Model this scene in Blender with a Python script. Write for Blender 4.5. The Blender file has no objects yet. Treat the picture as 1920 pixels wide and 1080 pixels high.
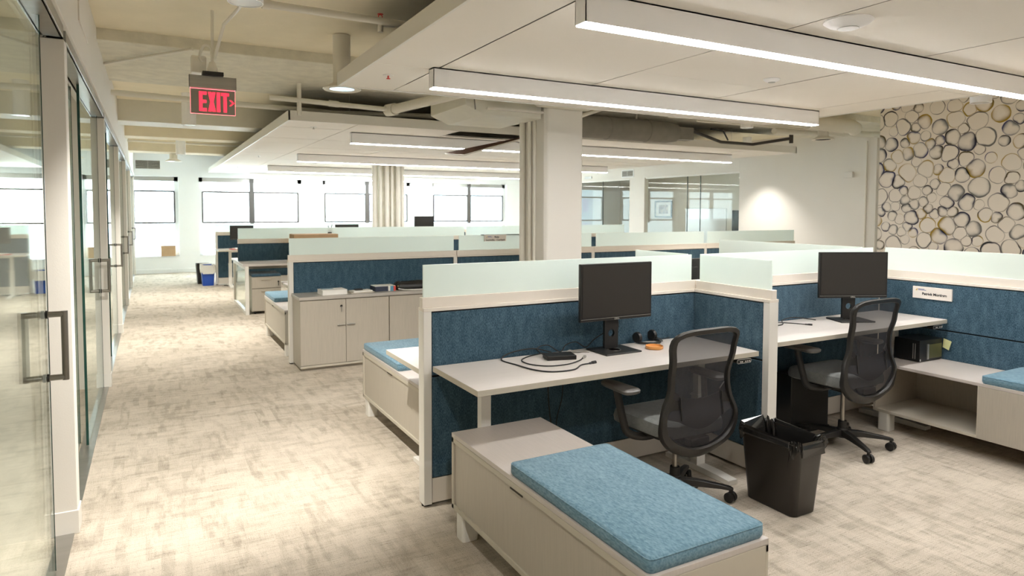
import bpy, bmesh, math, random
from mathutils import Vector, Matrix
random.seed(7)
PI = math.pi
SC = bpy.context.scene
COL = SC.collection

# ---------------------------------------------------------------- camera
CAM_H = 1.55
yaw, pitch, roll = 0.49958, 0.047243, 0.00232
cy, sy, cp, sp = math.cos(yaw), math.sin(yaw), math.cos(pitch), math.sin(pitch)
fw = Vector((sy*cp, cy*cp, -sp)); rt = Vector((cy, -sy, 0)); up = rt.cross(fw)
cr, sr = math.cos(roll), math.sin(roll)
rt, up = rt*cr + up*sr, up*cr - rt*sr
cd = bpy.data.cameras.new('camera'); cam = bpy.data.objects.new('camera', cd); COL.objects.link(cam)
M = Matrix.Identity(4)
for i in range(3):
    M[i][0] = rt[i]; M[i][1] = up[i]; M[i][2] = -fw[i]
M[2][3] = CAM_H
cam.matrix_world = M
cd.sensor_width = 36; cd.lens = 1241.7/1920*36; cd.shift_y = -(540-454.4)/1920
cd.clip_start = .05; cd.clip_end = 200
cd.dof.use_dof = True; cd.dof.focus_distance = 3.6; cd.dof.aperture_fstop = 4.5
SC.camera = cam

# ---------------------------------------------------------------- world and exposure
W = bpy.data.worlds.new('world'); SC.world = W; W.use_nodes = True
bg = W.node_tree.nodes['Background']
bg.inputs[0].default_value = (0.82, 0.91, 1.0, 1); bg.inputs[1].default_value = 4.6
SC.view_settings.view_transform = 'Standard'; SC.view_settings.look = 'None'
SC.view_settings.gamma = 1; SC.view_settings.use_curve_mapping = False
SC.view_settings.exposure = 1.9
SC.cycles.diffuse_bounces = 7; SC.cycles.transparent_max_bounces = 16
STRIP = 13.0      # pendant diffuser emission
CAN = 45.0        # downlight watts

# ---------------------------------------------------------------- materials
def newmat(name):
    m = bpy.data.materials.new(name); m.use_nodes = True
    return m, m.node_tree.nodes, m.node_tree.links, m.node_tree.nodes['Principled BSDF']
def pm(name, col, rough=.5, metal=0.0, spec=.5, var=.0, vscale=8.0, bump=0.0, bscale=60.0, stretch=(1,1,1), sheen=0.0):
    m, N, L, b = newmat(name)
    b.inputs['Roughness'].default_value = rough; b.inputs['Metallic'].default_value = metal
    b.inputs['Specular IOR Level'].default_value = spec
    b.inputs['Base Color'].default_value = (*col, 1)
    if sheen: b.inputs['Sheen Weight'].default_value = sheen
    tc = N.new('ShaderNodeTexCoord'); mp = N.new('ShaderNodeMapping'); L.new(tc.outputs['Object'], mp.inputs[0])
    mp.inputs['Scale'].default_value = stretch
    n = N.new('ShaderNodeTexNoise'); n.inputs['Scale'].default_value = vscale; n.inputs['Detail'].default_value = 4
    L.new(mp.outputs[0], n.inputs['Vector'])
    r = N.new('ShaderNodeValToRGB')
    r.color_ramp.elements[0].position = .3; r.color_ramp.elements[1].position = .7
    r.color_ramp.elements[0].color = (*[c*(1-var) for c in col], 1)
    r.color_ramp.elements[1].color = (*[min(1, c*(1+var)) for c in col], 1)
    L.new(n.outputs['Fac'], r.inputs[0]); L.new(r.outputs[0], b.inputs['Base Color'])
    if bump:
        n2 = N.new('ShaderNodeTexNoise'); n2.inputs['Scale'].default_value = bscale; L.new(mp.outputs[0], n2.inputs['Vector'])
        bp = N.new('ShaderNodeBump'); bp.inputs['Strength'].default_value = bump; bp.inputs['Distance'].default_value = .01
        L.new(n2.outputs['Fac'], bp.inputs['Height']); L.new(bp.outputs[0], b.inputs['Normal'])
    return m
def emat(name, col, s):
    m, N, L, b = newmat(name)
    b.inputs['Base Color'].default_value = (*col, 1)
    b.inputs['Emission Color'].default_value = (*col, 1); b.inputs['Emission Strength'].default_value = s
    return m
def fabric(name, c0, c1, scale=260, contrast=(.38, .66), stretch=(1, 1, .35), low=.3):
    m, N, L, b = newmat(name)
    b.inputs['Roughness'].default_value = .95; b.inputs['Specular IOR Level'].default_value = .15
    b.inputs['Sheen Weight'].default_value = .15
    tc = N.new('ShaderNodeTexCoord'); mp = N.new('ShaderNodeMapping'); L.new(tc.outputs['Object'], mp.inputs[0])
    mp.inputs['Scale'].default_value = stretch
    n = N.new('ShaderNodeTexNoise'); n.inputs['Scale'].default_value = scale; n.inputs['Detail'].default_value = 3
    L.new(mp.outputs[0], n.inputs['Vector'])
    n2 = N.new('ShaderNodeTexNoise'); n2.inputs['Scale'].default_value = scale/9; n2.inputs['Detail'].default_value = 5
    L.new(mp.outputs[0], n2.inputs['Vector'])
    ad = N.new('ShaderNodeMath'); ad.operation = 'MULTIPLY_ADD'; ad.inputs[1].default_value = low; 
    L.new(n2.outputs['Fac'], ad.inputs[0]); 
    mu = N.new('ShaderNodeMath'); mu.operation = 'MULTIPLY'; mu.inputs[1].default_value = 1-low; L.new(n.outputs['Fac'], mu.inputs[0])
    L.new(mu.outputs[0], ad.inputs[2])
    r = N.new('ShaderNodeValToRGB'); r.color_ramp.elements[0].position = contrast[0]; r.color_ramp.elements[1].position = contrast[1]
    r.color_ramp.elements[0].color = (*c0, 1); r.color_ramp.elements[1].color = (*c1, 1)
    L.new(ad.outputs[0], r.inputs[0]); L.new(r.outputs[0], b.inputs['Base Color'])
    bp = N.new('ShaderNodeBump'); bp.inputs['Strength'].default_value = .25; bp.inputs['Distance'].default_value = .004
    L.new(ad.outputs[0], bp.inputs['Height']); L.new(bp.outputs[0], b.inputs['Normal'])
    return m
def glassmat(name, tint, refl, rough=.02):
    # thin architectural pane: clear transmission with fresnel reflection
    m, N, L, b = newmat(name); N.remove(b)
    out = N['Material Output']
    g = N.new('ShaderNodeBsdfGlossy'); g.inputs['Roughness'].default_value = rough; g.inputs['Color'].default_value = (.95, 1, .98, 1)
    t = N.new('ShaderNodeBsdfTransparent'); t.inputs['Color'].default_value = (*tint, 1)
    fr = N.new('ShaderNodeFresnel'); fr.inputs['IOR'].default_value = 1.5
    ge = N.new('ShaderNodeNewGeometry'); ma = N.new('ShaderNodeMath'); ma.operation = 'MULTIPLY_ADD'; ma.inputs[1].default_value = 1/1.5-1.5; ma.inputs[2].default_value = 1.5
    L.new(ge.outputs['Backfacing'], ma.inputs[0]); L.new(ma.outputs[0], fr.inputs['IOR'])
    mr = N.new('ShaderNodeMath'); mr.operation = 'MULTIPLY'; mr.inputs[1].default_value = refl; L.new(fr.outputs[0], mr.inputs[0])
    mx = N.new('ShaderNodeMixShader'); L.new(mr.outputs[0], mx.inputs[0]); L.new(t.outputs[0], mx.inputs[1]); L.new(g.outputs[0], mx.inputs[2])
    L.new(mx.outputs[0], out.inputs[0])
    return m
def frosted(name, col):
    m, N, L, b = newmat(name); out = N['Material Output']
    b.inputs['Base Color'].default_value = (*col, 1); b.inputs['Roughness'].default_value = .22
    tl = N.new('ShaderNodeBsdfTranslucent'); tl.inputs['Color'].default_value = (*col, 1)
    tp = N.new('ShaderNodeBsdfTransparent'); tp.inputs['Color'].default_value = (.85, .95, .9, 1)
    m1 = N.new('ShaderNodeMixShader'); m1.inputs[0].default_value = .42
    L.new(b.outputs[0], m1.inputs[1]); L.new(tl.outputs[0], m1.inputs[2])
    m2 = N.new('ShaderNodeMixShader'); m2.inputs[0].default_value = .12
    L.new(m1.outputs[0], m2.inputs[1]); L.new(tp.outputs[0], m2.inputs[2])
    L.new(m2.outputs[0], out.inputs[0])
    return m
def carpetmat():
    m, N, L, b = newmat('carpet')
    b.inputs['Roughness'].default_value = 1; b.inputs['Specular IOR Level'].default_value = .05
    tc = N.new('ShaderNodeTexCoord')
    def noise(scl, sc, det=3, dist=0.0):
        mp = N.new('ShaderNodeMapping'); mp.inputs['Scale'].default_value = scl; L.new(tc.outputs['Object'], mp.inputs[0])
        n = N.new('ShaderNodeTexNoise'); n.inputs['Scale'].default_value = sc; n.inputs['Detail'].default_value = det
        n.inputs['Distortion'].default_value = dist
        L.new(mp.outputs[0], n.inputs['Vector']); return n.outputs['Fac']
    def math2(op, a, c):
        x = N.new('ShaderNodeMath'); x.operation = op
        for i, v in enumerate((a, c)):
            if isinstance(v, (int, float)): x.inputs[i].default_value = v
            else: L.new(v, x.inputs[i])
        return x.outputs[0]
    def ramp(v, stops):
        r = N.new('ShaderNodeValToRGB'); e = r.color_ramp.elements
        while len(e) > len(stops): e.remove(e[-1])
        while len(e) < len(stops): e.new(.5)
        for el, (p, c) in zip(e, stops): el.position = p; el.color = (c, c, c, 1)
        L.new(v, r.inputs[0]); return r.outputs[0]
    def bricks(rot, w, h, off):
        mp = N.new('ShaderNodeMapping'); mp.inputs['Rotation'].default_value = (0, 0, rot); mp.inputs['Location'].default_value = (off, off*.7, 0)
        L.new(tc.outputs['Object'], mp.inputs[0])
        t = N.new('ShaderNodeTexBrick'); t.inputs['Color1'].default_value = (0, 0, 0, 1); t.inputs['Color2'].default_value = (1, 1, 1, 1)
        t.inputs['Scale'].default_value = 1; t.inputs['Mortar Size'].default_value = 0; t.inputs['Brick Width'].default_value = w; t.inputs['Row Height'].default_value = h
        t.inputs['Bias'].default_value = 0; t.offset = .37; t.offset_frequency = 3
        L.new(mp.outputs[0], t.inputs['Vector']); return t.outputs['Color']
    A = bricks(0, .21, .055, 3.3); B = bricks(PI/2, .26, .06, 7.7); Cc = bricks(0, .11, .09, 1.1)
    sx = noise((4.5, 120, 1), 1.8, 3)         # thin yarn streaks along x
    sy_ = noise((110, 6.0, 1), 1.8, 3)
    wx = noise((3, 12, 1), 1.6, 5); wy = noise((12, 3, 1), 1.6, 5)
    patch = noise((1, 1, 1), 1.7, 5)
    fleck = noise((70, 300, 1), 1.0, 2)
    grain = noise((1, 1, 1), 240, 2)
    s1 = ramp(sx, [(.50, 0), (.68, 1)]); s2 = ramp(sy_, [(.52, 0), (.70, 1)])
    pt = ramp(patch, [(.42, 0), (.62, 1)]); fl = ramp(fleck, [(.60, 0), (.72, 1)])
    bx = math2('MULTIPLY', A, ramp(wx, [(.44, 0), (.60, 1)])); by = math2('MULTIPLY', B, ramp(wy, [(.42, 0), (.58, 1)]))
    v = math2('ADD', math2('MULTIPLY', bx, .18), math2('MULTIPLY', by, .25))
    v = math2('ADD', v, math2('MULTIPLY', Cc, .08))
    v = math2('ADD', v, math2('MULTIPLY', s1, .17)); v = math2('ADD', v, math2('MULTIPLY', s2, .12))
    v = math2('ADD', v, math2('MULTIPLY', pt, .14))
    v = math2('ADD', v, math2('MULTIPLY', math2('MULTIPLY', fl, s1), 1.6))
    v = math2('ADD', v, math2('MULTIPLY', math2('SUBTRACT', grain, .45), .9))
    r = N.new('ShaderNodeValToRGB'); e = r.color_ramp.elements
    e[0].position = .0; e[0].color = (.64, .57, .48, 1)
    e[1].position = 1.0; e[1].color = (.15, .13, .10, 1)
    k = e.new(.42); k.color = (.43, .38, .31, 1)
    L.new(v, r.inputs[0]); L.new(r.outputs[0], b.inputs['Base Color'])
    bp = N.new('ShaderNodeBump'); bp.inputs['Strength'].default_value = .35; bp.inputs['Distance'].default_value = .006
    L.new(grain, bp.inputs['Height']); L.new(bp.outputs[0], b.inputs['Normal'])
    return m
def attrmat(name, rough=.8):
    m, N, L, b = newmat(name)
    a = N.new('ShaderNodeVertexColor'); a.layer_name = 'pigment'
    L.new(a.outputs[0], b.inputs['Base Color']); b.inputs['Roughness'].default_value = rough
    return m

MT = {}
MT['carpet'] = carpetmat()
MT['wall'] = pm('painted_wall', (.78, .755, .70), .85, var=.012, vscale=2, bump=.04, bscale=220)
MT['wall_cool'] = pm('painted_wall_white', (.84, .85, .83), .85, var=.012, vscale=2)
MT['slab'] = pm('painted_concrete', (.86, .79, .62), .9, var=.04, vscale=3, bump=.25, bscale=14)
MT['rough'] = pm('rough_concrete', (.72, .69, .58), .95, var=.09, vscale=9, bump=.6, bscale=30)
MT['tile'] = pm('ceiling_tile', (.875, .835, .77), .95, spec=.1, var=.008, vscale=2.5)
MT['fascia'] = pm('ceiling_edge_trim', (.80, .78, .72), .5)
MT['white'] = pm('white_powder_coat', (.78, .76, .71), .4, var=.01)
MT['cream'] = pm('cream_rail', (.80, .74, .66), .45, var=.01)
MT['lampwhite'] = pm('lamp_housing', (.95, .95, .955), .5)
MT['laminate'] = pm('grey_laminate', (.44, .40, .335), .45, var=.05, vscale=30, stretch=(6, 6, .25))
MT['laminate_top'] = pm('pale_desk_laminate', (.63, .585, .55), .38, var=.03, vscale=14, stretch=(.4, 9, 1))
MT['benchtop'] = pm('warm_grey_bench_laminate', (.52, .475, .44), .35, var=.04, vscale=14, stretch=(9, .4, 1))
MT['credenza_top'] = pm('credenza_grey_top', (.44, .41, .37), .3, var=.03, vscale=14, stretch=(.4, 9, 1))
MT['edge'] = pm('edge_banding', (.50, .46, .38), .5, var=.02)
MT['fabric'] = fabric('blue_panel_fabric', (.020, .056, .086), (.098, .170, .228))
MT['cushion'] = fabric('blue_cushion_fabric', (.085, .175, .235), (.195, .315, .39), 150, (.34, .68), (1, .4, 1), .2)
MT['greyfab'] = fabric('grey_seat_fabric', (.15, .16, .16), (.27, .28, .27), 320, (.3, .7), (1, 1, 1))
MT['black'] = pm('black_plastic', (.012, .011, .010), .42, var=.1)
MT['darkgrey'] = pm('dark_grey_plastic', (.019, .0175, .016), .38, var=.08)
MT['armpad'] = pm('soft_armrest_pad', (.15, .145, .135), .38)
MT['brownblack'] = pm('bin_plastic', (.016, .012, .009), .34, var=.08)
MT['rubber'] = pm('black_cable', (.012, .012, .012), .5)
MT['screen'] = pm('unlit_screen', (.030, .027, .024), .32, spec=.4)
MT['chrome'] = pm('brushed_steel', (.36, .34, .31), .28, metal=1)
MT['silver'] = pm('silver_trim', (.55, .54, .51), .35, metal=.8)
MT['alu'] = pm('brushed_aluminium', (.42, .41, .38), .35, metal=.9, stretch=(.1, 1, 8), var=.06, vscale=20)
MT['void'] = pm('dark_recess', (.012, .012, .012), .9)
MT['seam'] = pm('shadow_gap_backing', (.05, .045, .035), .95)
MT['duct'] = pm('painted_duct', (.72, .70, .61), .6, var=.03)
MT['duct_dark'] = pm('unpainted_grey_duct', (.20, .19, .165), .6, var=.08)
MT['pipe'] = pm('painted_pipe', (.78, .75, .67), .5)
MT['pipe_dark'] = pm('dark_iron_pipe', (.05, .045, .04), .6)
MT['brown'] = pm('brown_tile_back', (.15, .07, .035), .8, var=.15, vscale=10)
MT['glass'] = glassmat('clear_glass', (.955, .985, .965), 1)
MT['glass_office'] = glassmat('low_reflection_office_glass', (.97, .99, .98), .35)
MT['glassedge'] = pm('green_glass_edge', (.01, .045, .035), .15)
MT['frost'] = frosted('frosted_glass', (.90, .965, .94))
MT['strip'] = emat('lit_diffuser', (1, .980, .965), STRIP)
MT['officefill'] = emat('added_office_glow', (1, .96, .9), 2.2)  # emission of the fill panels added in the side offices
MT['cangl'] = emat('lit_downlight_lens', (1, .95, .86), 6)
MT['lens'] = pm('reflector', (.75, .76, .78), .2, metal=.6)
MT['winframe'] = pm('dark_window_frame', (.10, .095, .09), .5)
MT['winwhite'] = pm('white_window_reveal', (.86, .88, .88), .8)
MT['cardboard'] = pm('cardboard', (.50, .34, .20), .9, var=.05)
MT['paper'] = pm('paper', (.82, .81, .77), .8, var=.02)
MT['label'] = pm('nameplate_card', (.80, .74, .68), .6)
MT['ink'] = pm('black_ink', (.02, .02, .02), .6)
MT['inkblue'] = pm('blue_ink', (.10, .12, .30), .6)
MT['inkgold'] = pm('gold_ink', (.62, .42, .08), .6)
MT['sticky'] = pm('yellow_sticky_note', (.72, .72, .36), .8)
MT['orange'] = pm('orange_lacquer', (.72, .33, .09), .4)
MT['blueplastic'] = pm('blue_recycling_plastic', (.02, .09, .48), .45)
MT['redpaper'] = pm('red_cover', (.65, .07, .05), .6)
MT['bluecover'] = pm('blue_cover', (.12, .30, .42), .6)
MT['navy'] = pm('navy_cover', (.03, .04, .07), .6)
MT['leaf'] = pm('plant_leaf', (.10, .30, .05), .6, var=.3, vscale=12)
MT['liner'] = pm('black_bin_liner', (.015, .014, .013), .16, spec=.8)
MT['red_glow'] = emat('lit_red_letters', (1, .03, .06), .48)
MT['red_edge'] = emat('lit_red_edge', (1, .20, .22), .5)
MT['acrylic'] = pm('mirrored_sign_face', (.30, .28, .235), .38, metal=.35)
MT['pcblack'] = pm('black_steel_case', (.012, .012, .012), .35)
MT['pcpanel'] = pm('olive_drive_cover', (.10, .10, .04), .4)
MT['wbwhite'] = pm('whiteboard_surface', (.80, .78, .78), .2)
MT['artdark'] = pm('art_print_dark', (.25, .17, .10), .6, var=.9, vscale=9)
MT['artblue'] = pm('art_print_blue', (.15, .38, .55), .6, var=.9, vscale=7)
MT['facade'] = pm('pale_blue_facade', (.70, .80, .88), .9)
MT['facade_win'] = pm('violet_facade_window', (.48, .46, .66), .7)
MT['wallpaper'] = attrmat('wallpaper_pigment')
def meshmat():
    m, N, L, b = newmat('chair_mesh_fabric'); out = N['Material Output']
    b.inputs['Base Color'].default_value = (.030, .029, .034, 1); b.inputs['Roughness'].default_value = .7
    tp = N.new('ShaderNodeBsdfTransparent'); mx = N.new('ShaderNodeMixShader'); mx.inputs[0].default_value = .26
    L.new(b.outputs[0], mx.inputs[1]); L.new(tp.outputs[0], mx.inputs[2]); L.new(mx.outputs[0], out.inputs[0])
    return m
MT['mesh'] = meshmat()

# ---------------------------------------------------------------- mesh helpers
class MB:
    def __init__(s): s.v = []; s.f = []; s.m = []
    def add(s, V, F, mi=0):
        o = len(s.v); s.v += [tuple(p) for p in V]
        for f in F: s.f.append([i+o for i in f]); s.m.append(mi)
        return s
    def box(s, x0, y0, z0, x1, y1, z1, mi=0):
        V = [(x, y, z) for z in (z0, z1) for y in (y0, y1) for x in (x0, x1)]
        return s.add(V, [(0,2,3,1), (4,5,7,6), (0,1,5,4), (2,6,7,3), (0,4,6,2), (1,3,7,5)], mi)
    def prism(s, poly, a0, a1, axis='z', mi=0):
        n = len(poly)
        def P(p, a):
            return {'z': (p[0], p[1], a), 'y': (p[0], a, p[1]), 'x': (a, p[0], p[1])}[axis]
        V = [P(p, a0) for p in poly]+[P(p, a1) for p in poly]
        F = [tuple(range(n))[::-1], tuple(range(n, 2*n))]+[(i, (i+1) % n, n+(i+1) % n, n+i) for i in range(n)]
        return s.add(V, F, mi)
    def lathe(s, prof, c=(0, 0, 0), n=32, axis='z', mi=0):
        V = []; F = []
        for (r, h) in prof:
            for k in range(n):
                a = 2*PI*k/n; x, y = r*math.cos(a), r*math.sin(a)
                V.append({'z': (c[0]+x, c[1]+y, c[2]+h), 'x': (c[0]+h, c[1]+x, c[2]+y), 'y': (c[0]+x, c[1]+h, c[2]+y)}[axis])
        for j in range(len(prof)-1):
            for k in range(n):
                F.append((j*n+k, j*n+(k+1) % n, (j+1)*n+(k+1) % n, (j+1)*n+k))
        if prof[0][0] > 1e-6: F.append(tuple(range(n))[::-1])
        if prof[-1][0] > 1e-6: F.append(tuple((len(prof)-1)*n+k for k in range(n)))
        return s.add(V, F, mi)
    def cyl(s, p0, p1, r0, r1=None, n=16, mi=0):
        return s.tube([p0, p1], [r0, r0 if r1 is None else r1], n, mi)
    def tube(s, pts, r, n=8, mi=0, closed=False, sx=1.0):
        pts = [Vector(p) for p in pts]; m = len(pts)
        rr = r if isinstance(r, (list, tuple)) else [r]*m
        V = []; F = []; prev = None
        for i, p in enumerate(pts):
            a = pts[(i-1) % m] if (i > 0 or closed) else p; c = pts[(i+1) % m] if (i < m-1 or closed) else p
            t = (c-a).normalized()
            if prev is None:
                ref = Vector((0, 0, 1)) if abs(t.z) < .9 else Vector((1, 0, 0))
                u = t.cross(ref).normalized()
            else:
                u = (prev-t*prev.dot(t)).normalized()
            prev = u; w = t.cross(u)
            for k in range(n):
                an = 2*PI*k/n
                V.append(p+(u*math.cos(an)*sx+w*math.sin(an))*rr[i])
        for i in range(m-1 if not closed else m):
            for k in range(n):
                j = (i+1) % m
                F.append((i*n+k, i*n+(k+1) % n, j*n+(k+1) % n, j*n+k))
        if not closed: F += [tuple(range(n))[::-1], tuple((m-1)*n+k for k in range(n))]
        return s.add(V, F, mi)
    def obj(s, name, mats, parent=None, bevel=0.0, smooth=False, seg=2):
        me = bpy.data.meshes.new(name); me.from_pydata([tuple(v) for v in s.v], [], s.f)
        mats = mats if isinstance(mats, (list, tuple)) else [mats]
        for k in mats: me.materials.append(MT[k] if isinstance(k, str) else k)
        for p, mi in zip(me.polygons, s.m): p.material_index = mi; p.use_smooth = smooth
        bm = bmesh.new(); bm.from_mesh(me); bmesh.ops.recalc_face_normals(bm, faces=bm.faces); bm.to_mesh(me); bm.free()
        me.update()
        o = bpy.data.objects.new(name, me); COL.objects.link(o)
        if parent is not None: o.parent = parent
        if bevel:
            b = o.modifiers.new('bevel', 'BEVEL'); b.width = bevel; b.segments = seg; b.limit_method = 'ANGLE'; b.angle_limit = .7
        if smooth:
            try: me.set_sharp_from_angle(angle=.7)
            except Exception: pass
        return o
def box(name, a, b, mat, parent=None, bevel=0.0):
    return MB().box(*a, *b).obj(name, mat, parent, bevel)
def tag(o, label=None, cat=None, group=None, kind=None):
    if label: o['label'] = label
    if cat: o['category'] = cat
    if group: o['group'] = group
    if kind: o['kind'] = kind
    return o
def thing(name, label, cat, loc=(0, 0, 0), rz=0.0, group=None):
    o = bpy.data.objects.new(name, None); COL.objects.link(o); o.location = loc; o.rotation_euler = (0, 0, rz)
    o.empty_display_size = .1
    return tag(o, label, cat, group)
def struct(o): return tag(o, kind='structure')
def text(name, body, size, mat, parent, mtx, align='CENTER', ext=.0006, bold=0.0, sx=1.0):
    c = bpy.data.curves.new(name, 'FONT'); c.body = body; c.size = size; c.align_x = align; c.align_y = 'CENTER'; c.extrude = ext; c.offset = bold
    t = bpy.data.objects.new(name, c); COL.objects.link(t)
    bpy.context.view_layer.update()
    me = bpy.data.meshes.new_from_object(t.evaluated_get(bpy.context.evaluated_depsgraph_get()))
    bpy.data.objects.remove(t); bpy.data.curves.remove(c)
    me.name = name; me.transform(mtx @ Matrix.Diagonal((sx, 1, 1, 1))); me.materials.clear(); me.materials.append(MT[mat])
    o = bpy.data.objects.new(name, me); COL.objects.link(o); o.parent = parent
    return o
def rect(hw, hd, r, n=5):
    P = []
    for cx, cyy, a0 in ((hw-r, hd-r, 0), (-hw+r, hd-r, PI/2), (-hw+r, -hd+r, PI), (hw-r, -hd+r, 1.5*PI)):
        for k in range(n+1):
            a = a0+PI/2*k/n; P.append((cx+r*math.cos(a), cyy+r*math.sin(a)))
    return P
def spline(pts, n=8):
    pts = [Vector(p) for p in pts]; out = []
    for i in range(len(pts)-1):
        p0 = pts[max(i-1, 0)]; p1 = pts[i]; p2 = pts[i+1]; p3 = pts[min(i+2, len(pts)-1)]
        for k in range(n):
            t = k/n
            out.append(.5*((2*p1)+(p2-p0)*t+(2*p0-5*p1+4*p2-p3)*t*t+(3*p1-p0-3*p2+p3)*t**3))
    out.append(pts[-1]); return out

# ================================================================ SETTING
XL, XR, YF, YN = -.335, 10.5, 18.4, -2.6      # corridor glass wall, right wall, far window wall, wall behind the camera
ZS = 2.95
struct(box('floor', (-4.6, YN-.2, -.12), (14.4, YF+.3, 0), 'carpet'))
struct(box('ceiling', (-4.6, YN-.2, ZS), (14.4, YF+.3, ZS+.15), 'slab'))
# beams and soffits of the exposed slab
k = 1
def beam(y0, y1, z, mat, x0=-.5, x1=XR):
    global k
    o = MB().box(x0, y0, z, x1, y1, ZS+.01).obj('trim_%d' % k, mat, None, .006); struct(o); k += 1
beam(6.05, 7.9, 2.86, 'rough')
beam(9.75, 10.25, 2.68, 'duct')
beam(12.3, 12.75, 2.74, 'slab')
beam(14.3, 14.8, 2.66, 'slab')
beam(17.2, YF-.001, 2.93, 'winwhite')
# near wall behind the camera
struct(box('wall_near', (-4.6, YN-.15, 0), (14.4, YN, ZS), 'wall'))
# far wall with window openings
WINS = [(-.34, .53, .42), (1.17, 3.51, .42), (4.24, 6.60, .42), (7.44, 9.76, .42)]
fwm = MB(); xs = -4.6
ZT = 2.38
for (a, b, zb) in WINS:
    fwm.box(xs, YF, 0, a-.09, YF+.3, ZS); fwm.box(a-.09, YF, ZT, b+.09, YF+.3, ZS); fwm.box(a-.09, YF, 0, b+.09, YF+.3, zb); xs = b+.09
fwm.box(xs, YF, 0, 14.4, YF+.3, ZS)
struct(fwm.obj('wall_far', 'winwhite'))
for i, (a, b, zb) in enumerate(WINS):
    fr = MB()
    y0, y1 = YF+.14, YF+.19
    cols = [(a, b)] if i == 0 else [(a, (a+b)/2-.05), ((a+b)/2+.05, b)]
    fr.box(a-.09, y0, zb, a, y1, ZT, 1); fr.box(b, y0, zb, b+.09, y1, ZT, 1)
    fr.box(a-.09, y0, ZT-.11, b+.09, y1, ZT, 2)
    if i: fr.box((a+b)/2-.05, y0-.04, 1.17, (a+b)/2+.05, y1, ZT, 0)
    for (c, d) in cols:
        for z in (2.02, 1.24): fr.box(c, y0-.03, z-.022, d, y1, z+.022, 0)
        for x in (c, d): fr.box(x-.018, y0-.03, 1.24, x+.018, y1, 2.02, 0)
    o = struct(fr.obj('window_%d' % (i+1), ['winframe', 'winwhite', 'alu']))
    g = MB().box(a, y0+.02, zb, b, y0+.026, ZT-.1).obj('pane', 'glass', o)
    MB().box(a-.09, YF-.03, zb-.03, b+.09, YF+.14, zb).obj('sill', 'winwhite', o, .004)
struct(MB().box(.56, YF-.02, 0, 1.06, YF-.001, .1).box(-.45, YF-.02, 0, .44, YF-.001, .1).obj('baseboard_far', 'winwhite', None, .003))

# left wall: white posts, header, sliding glass fronts
POST = [.75, 3.73, 6.73, 9.62, 12.40, 15.25, 18.25]
wl = MB()
for y in POST: wl.box(-.465, y, 0, XL, y+.11, 2.34)
wl.box(-.465, YN, 2.41, XL, YF, ZS)
wl.box(-.465, YN, 2.345, -.43, YF, 2.41)
wl.box(-.355, YN, 2.405, XL+.012, YF, 2.425)
struct(wl.obj('wall_left', 'wall', None, .003))
bb = MB()
for y in POST: bb.box(-.47, y-.006, 0, XL+.006, y+.116, .115)
struct(bb.obj('baseboard_left', 'white', None, .003))
# access panel trim on the header
struct(MB().box(XL, 4.5, 2.62, XL+.008, 5.1, 2.90).obj('trim_%d' % k, 'wall', None, .002)); k += 1
# partitions between the side offices
pw = MB()
for y in POST[1:]: pw.box(-4.6, y+.02, 0, -.47, y+.09, ZS-.15)
pw.box(-4.62, YN, 0, -4.5, YF, ZS)
pw.box(-4.6, YN, 2.55, -.47, YF, 2.62)
struct(pw.obj('wall_office', 'wall'))
for i in range(len(POST)-1):
    y0, y1 = POST[i]+.11, POST[i+1]
    d = MB()
    d.box(-.425, y0, 2.35, -.342, y1, 2.365).box(-.35, y0, 2.35, -.337, y1, 2.404).box(-.425, y0, 2.35, -.415, y1, 2.404)
    ym = y1-.38 if i == 0 else y0+1.24
    o = struct(d.obj('door_%d' % (i+1), 'alu', None, .001))
    s0, s1 = (y1-1.75-.25, ym) if i == 0 else (ym, y1-.06)
    f0, f1 = (y0, y1-1.9) if i == 0 else (y0, ym+.06)
    MB().box(-.397, s0, .012, -.385, s1, 2.355).obj('sliding_pane', 'glass', o)
    ed = MB().box(-.3985, s0-.003, .012, -.3835, s0, 2.355).box(-.3985, s1, .012, -.3835, s1+.003, 2.355)
    ed.box(-.4485, f1, .012, -.4335, f1+.003, 2.36)
    ed.obj('glass_edge', 'glassedge', o)
    MB().box(-.447, f0, .012, -.435, f1, 2.36).obj('fixed_pane', 'glass', o)
    # back-to-back pull handle
    hy = s1-.10
    h = MB()
    for sgn in (-1, 1):
        xo = -.391+sgn*.072
        h.tube([(-.391+sgn*.008, hy, 1.125), (xo-sgn*.0, hy, 1.125)], .0125, 12)
        h.tube([(-.391+sgn*.008, hy, .865), (xo-sgn*.0, hy, .865)], .0125, 12)
        h.tube([(xo, hy, 1.1375), (xo, hy, .8525)], .0125, 12)
    h.obj('handle', 'chrome', o, smooth=True)
    h = MB()
    for z in (1.125, .865):
        h.tube([(-.408, hy, z), (-.399, hy, z)], .017, 12).tube([(-.383, hy, z), (-.374, hy, z)], .017, 12)
    h.obj('handle_washer', 'black', o, smooth=True)
    MB().box(-.43, y0, 0, -.35, y1, .006).obj('threshold', 'alu', o)

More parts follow.
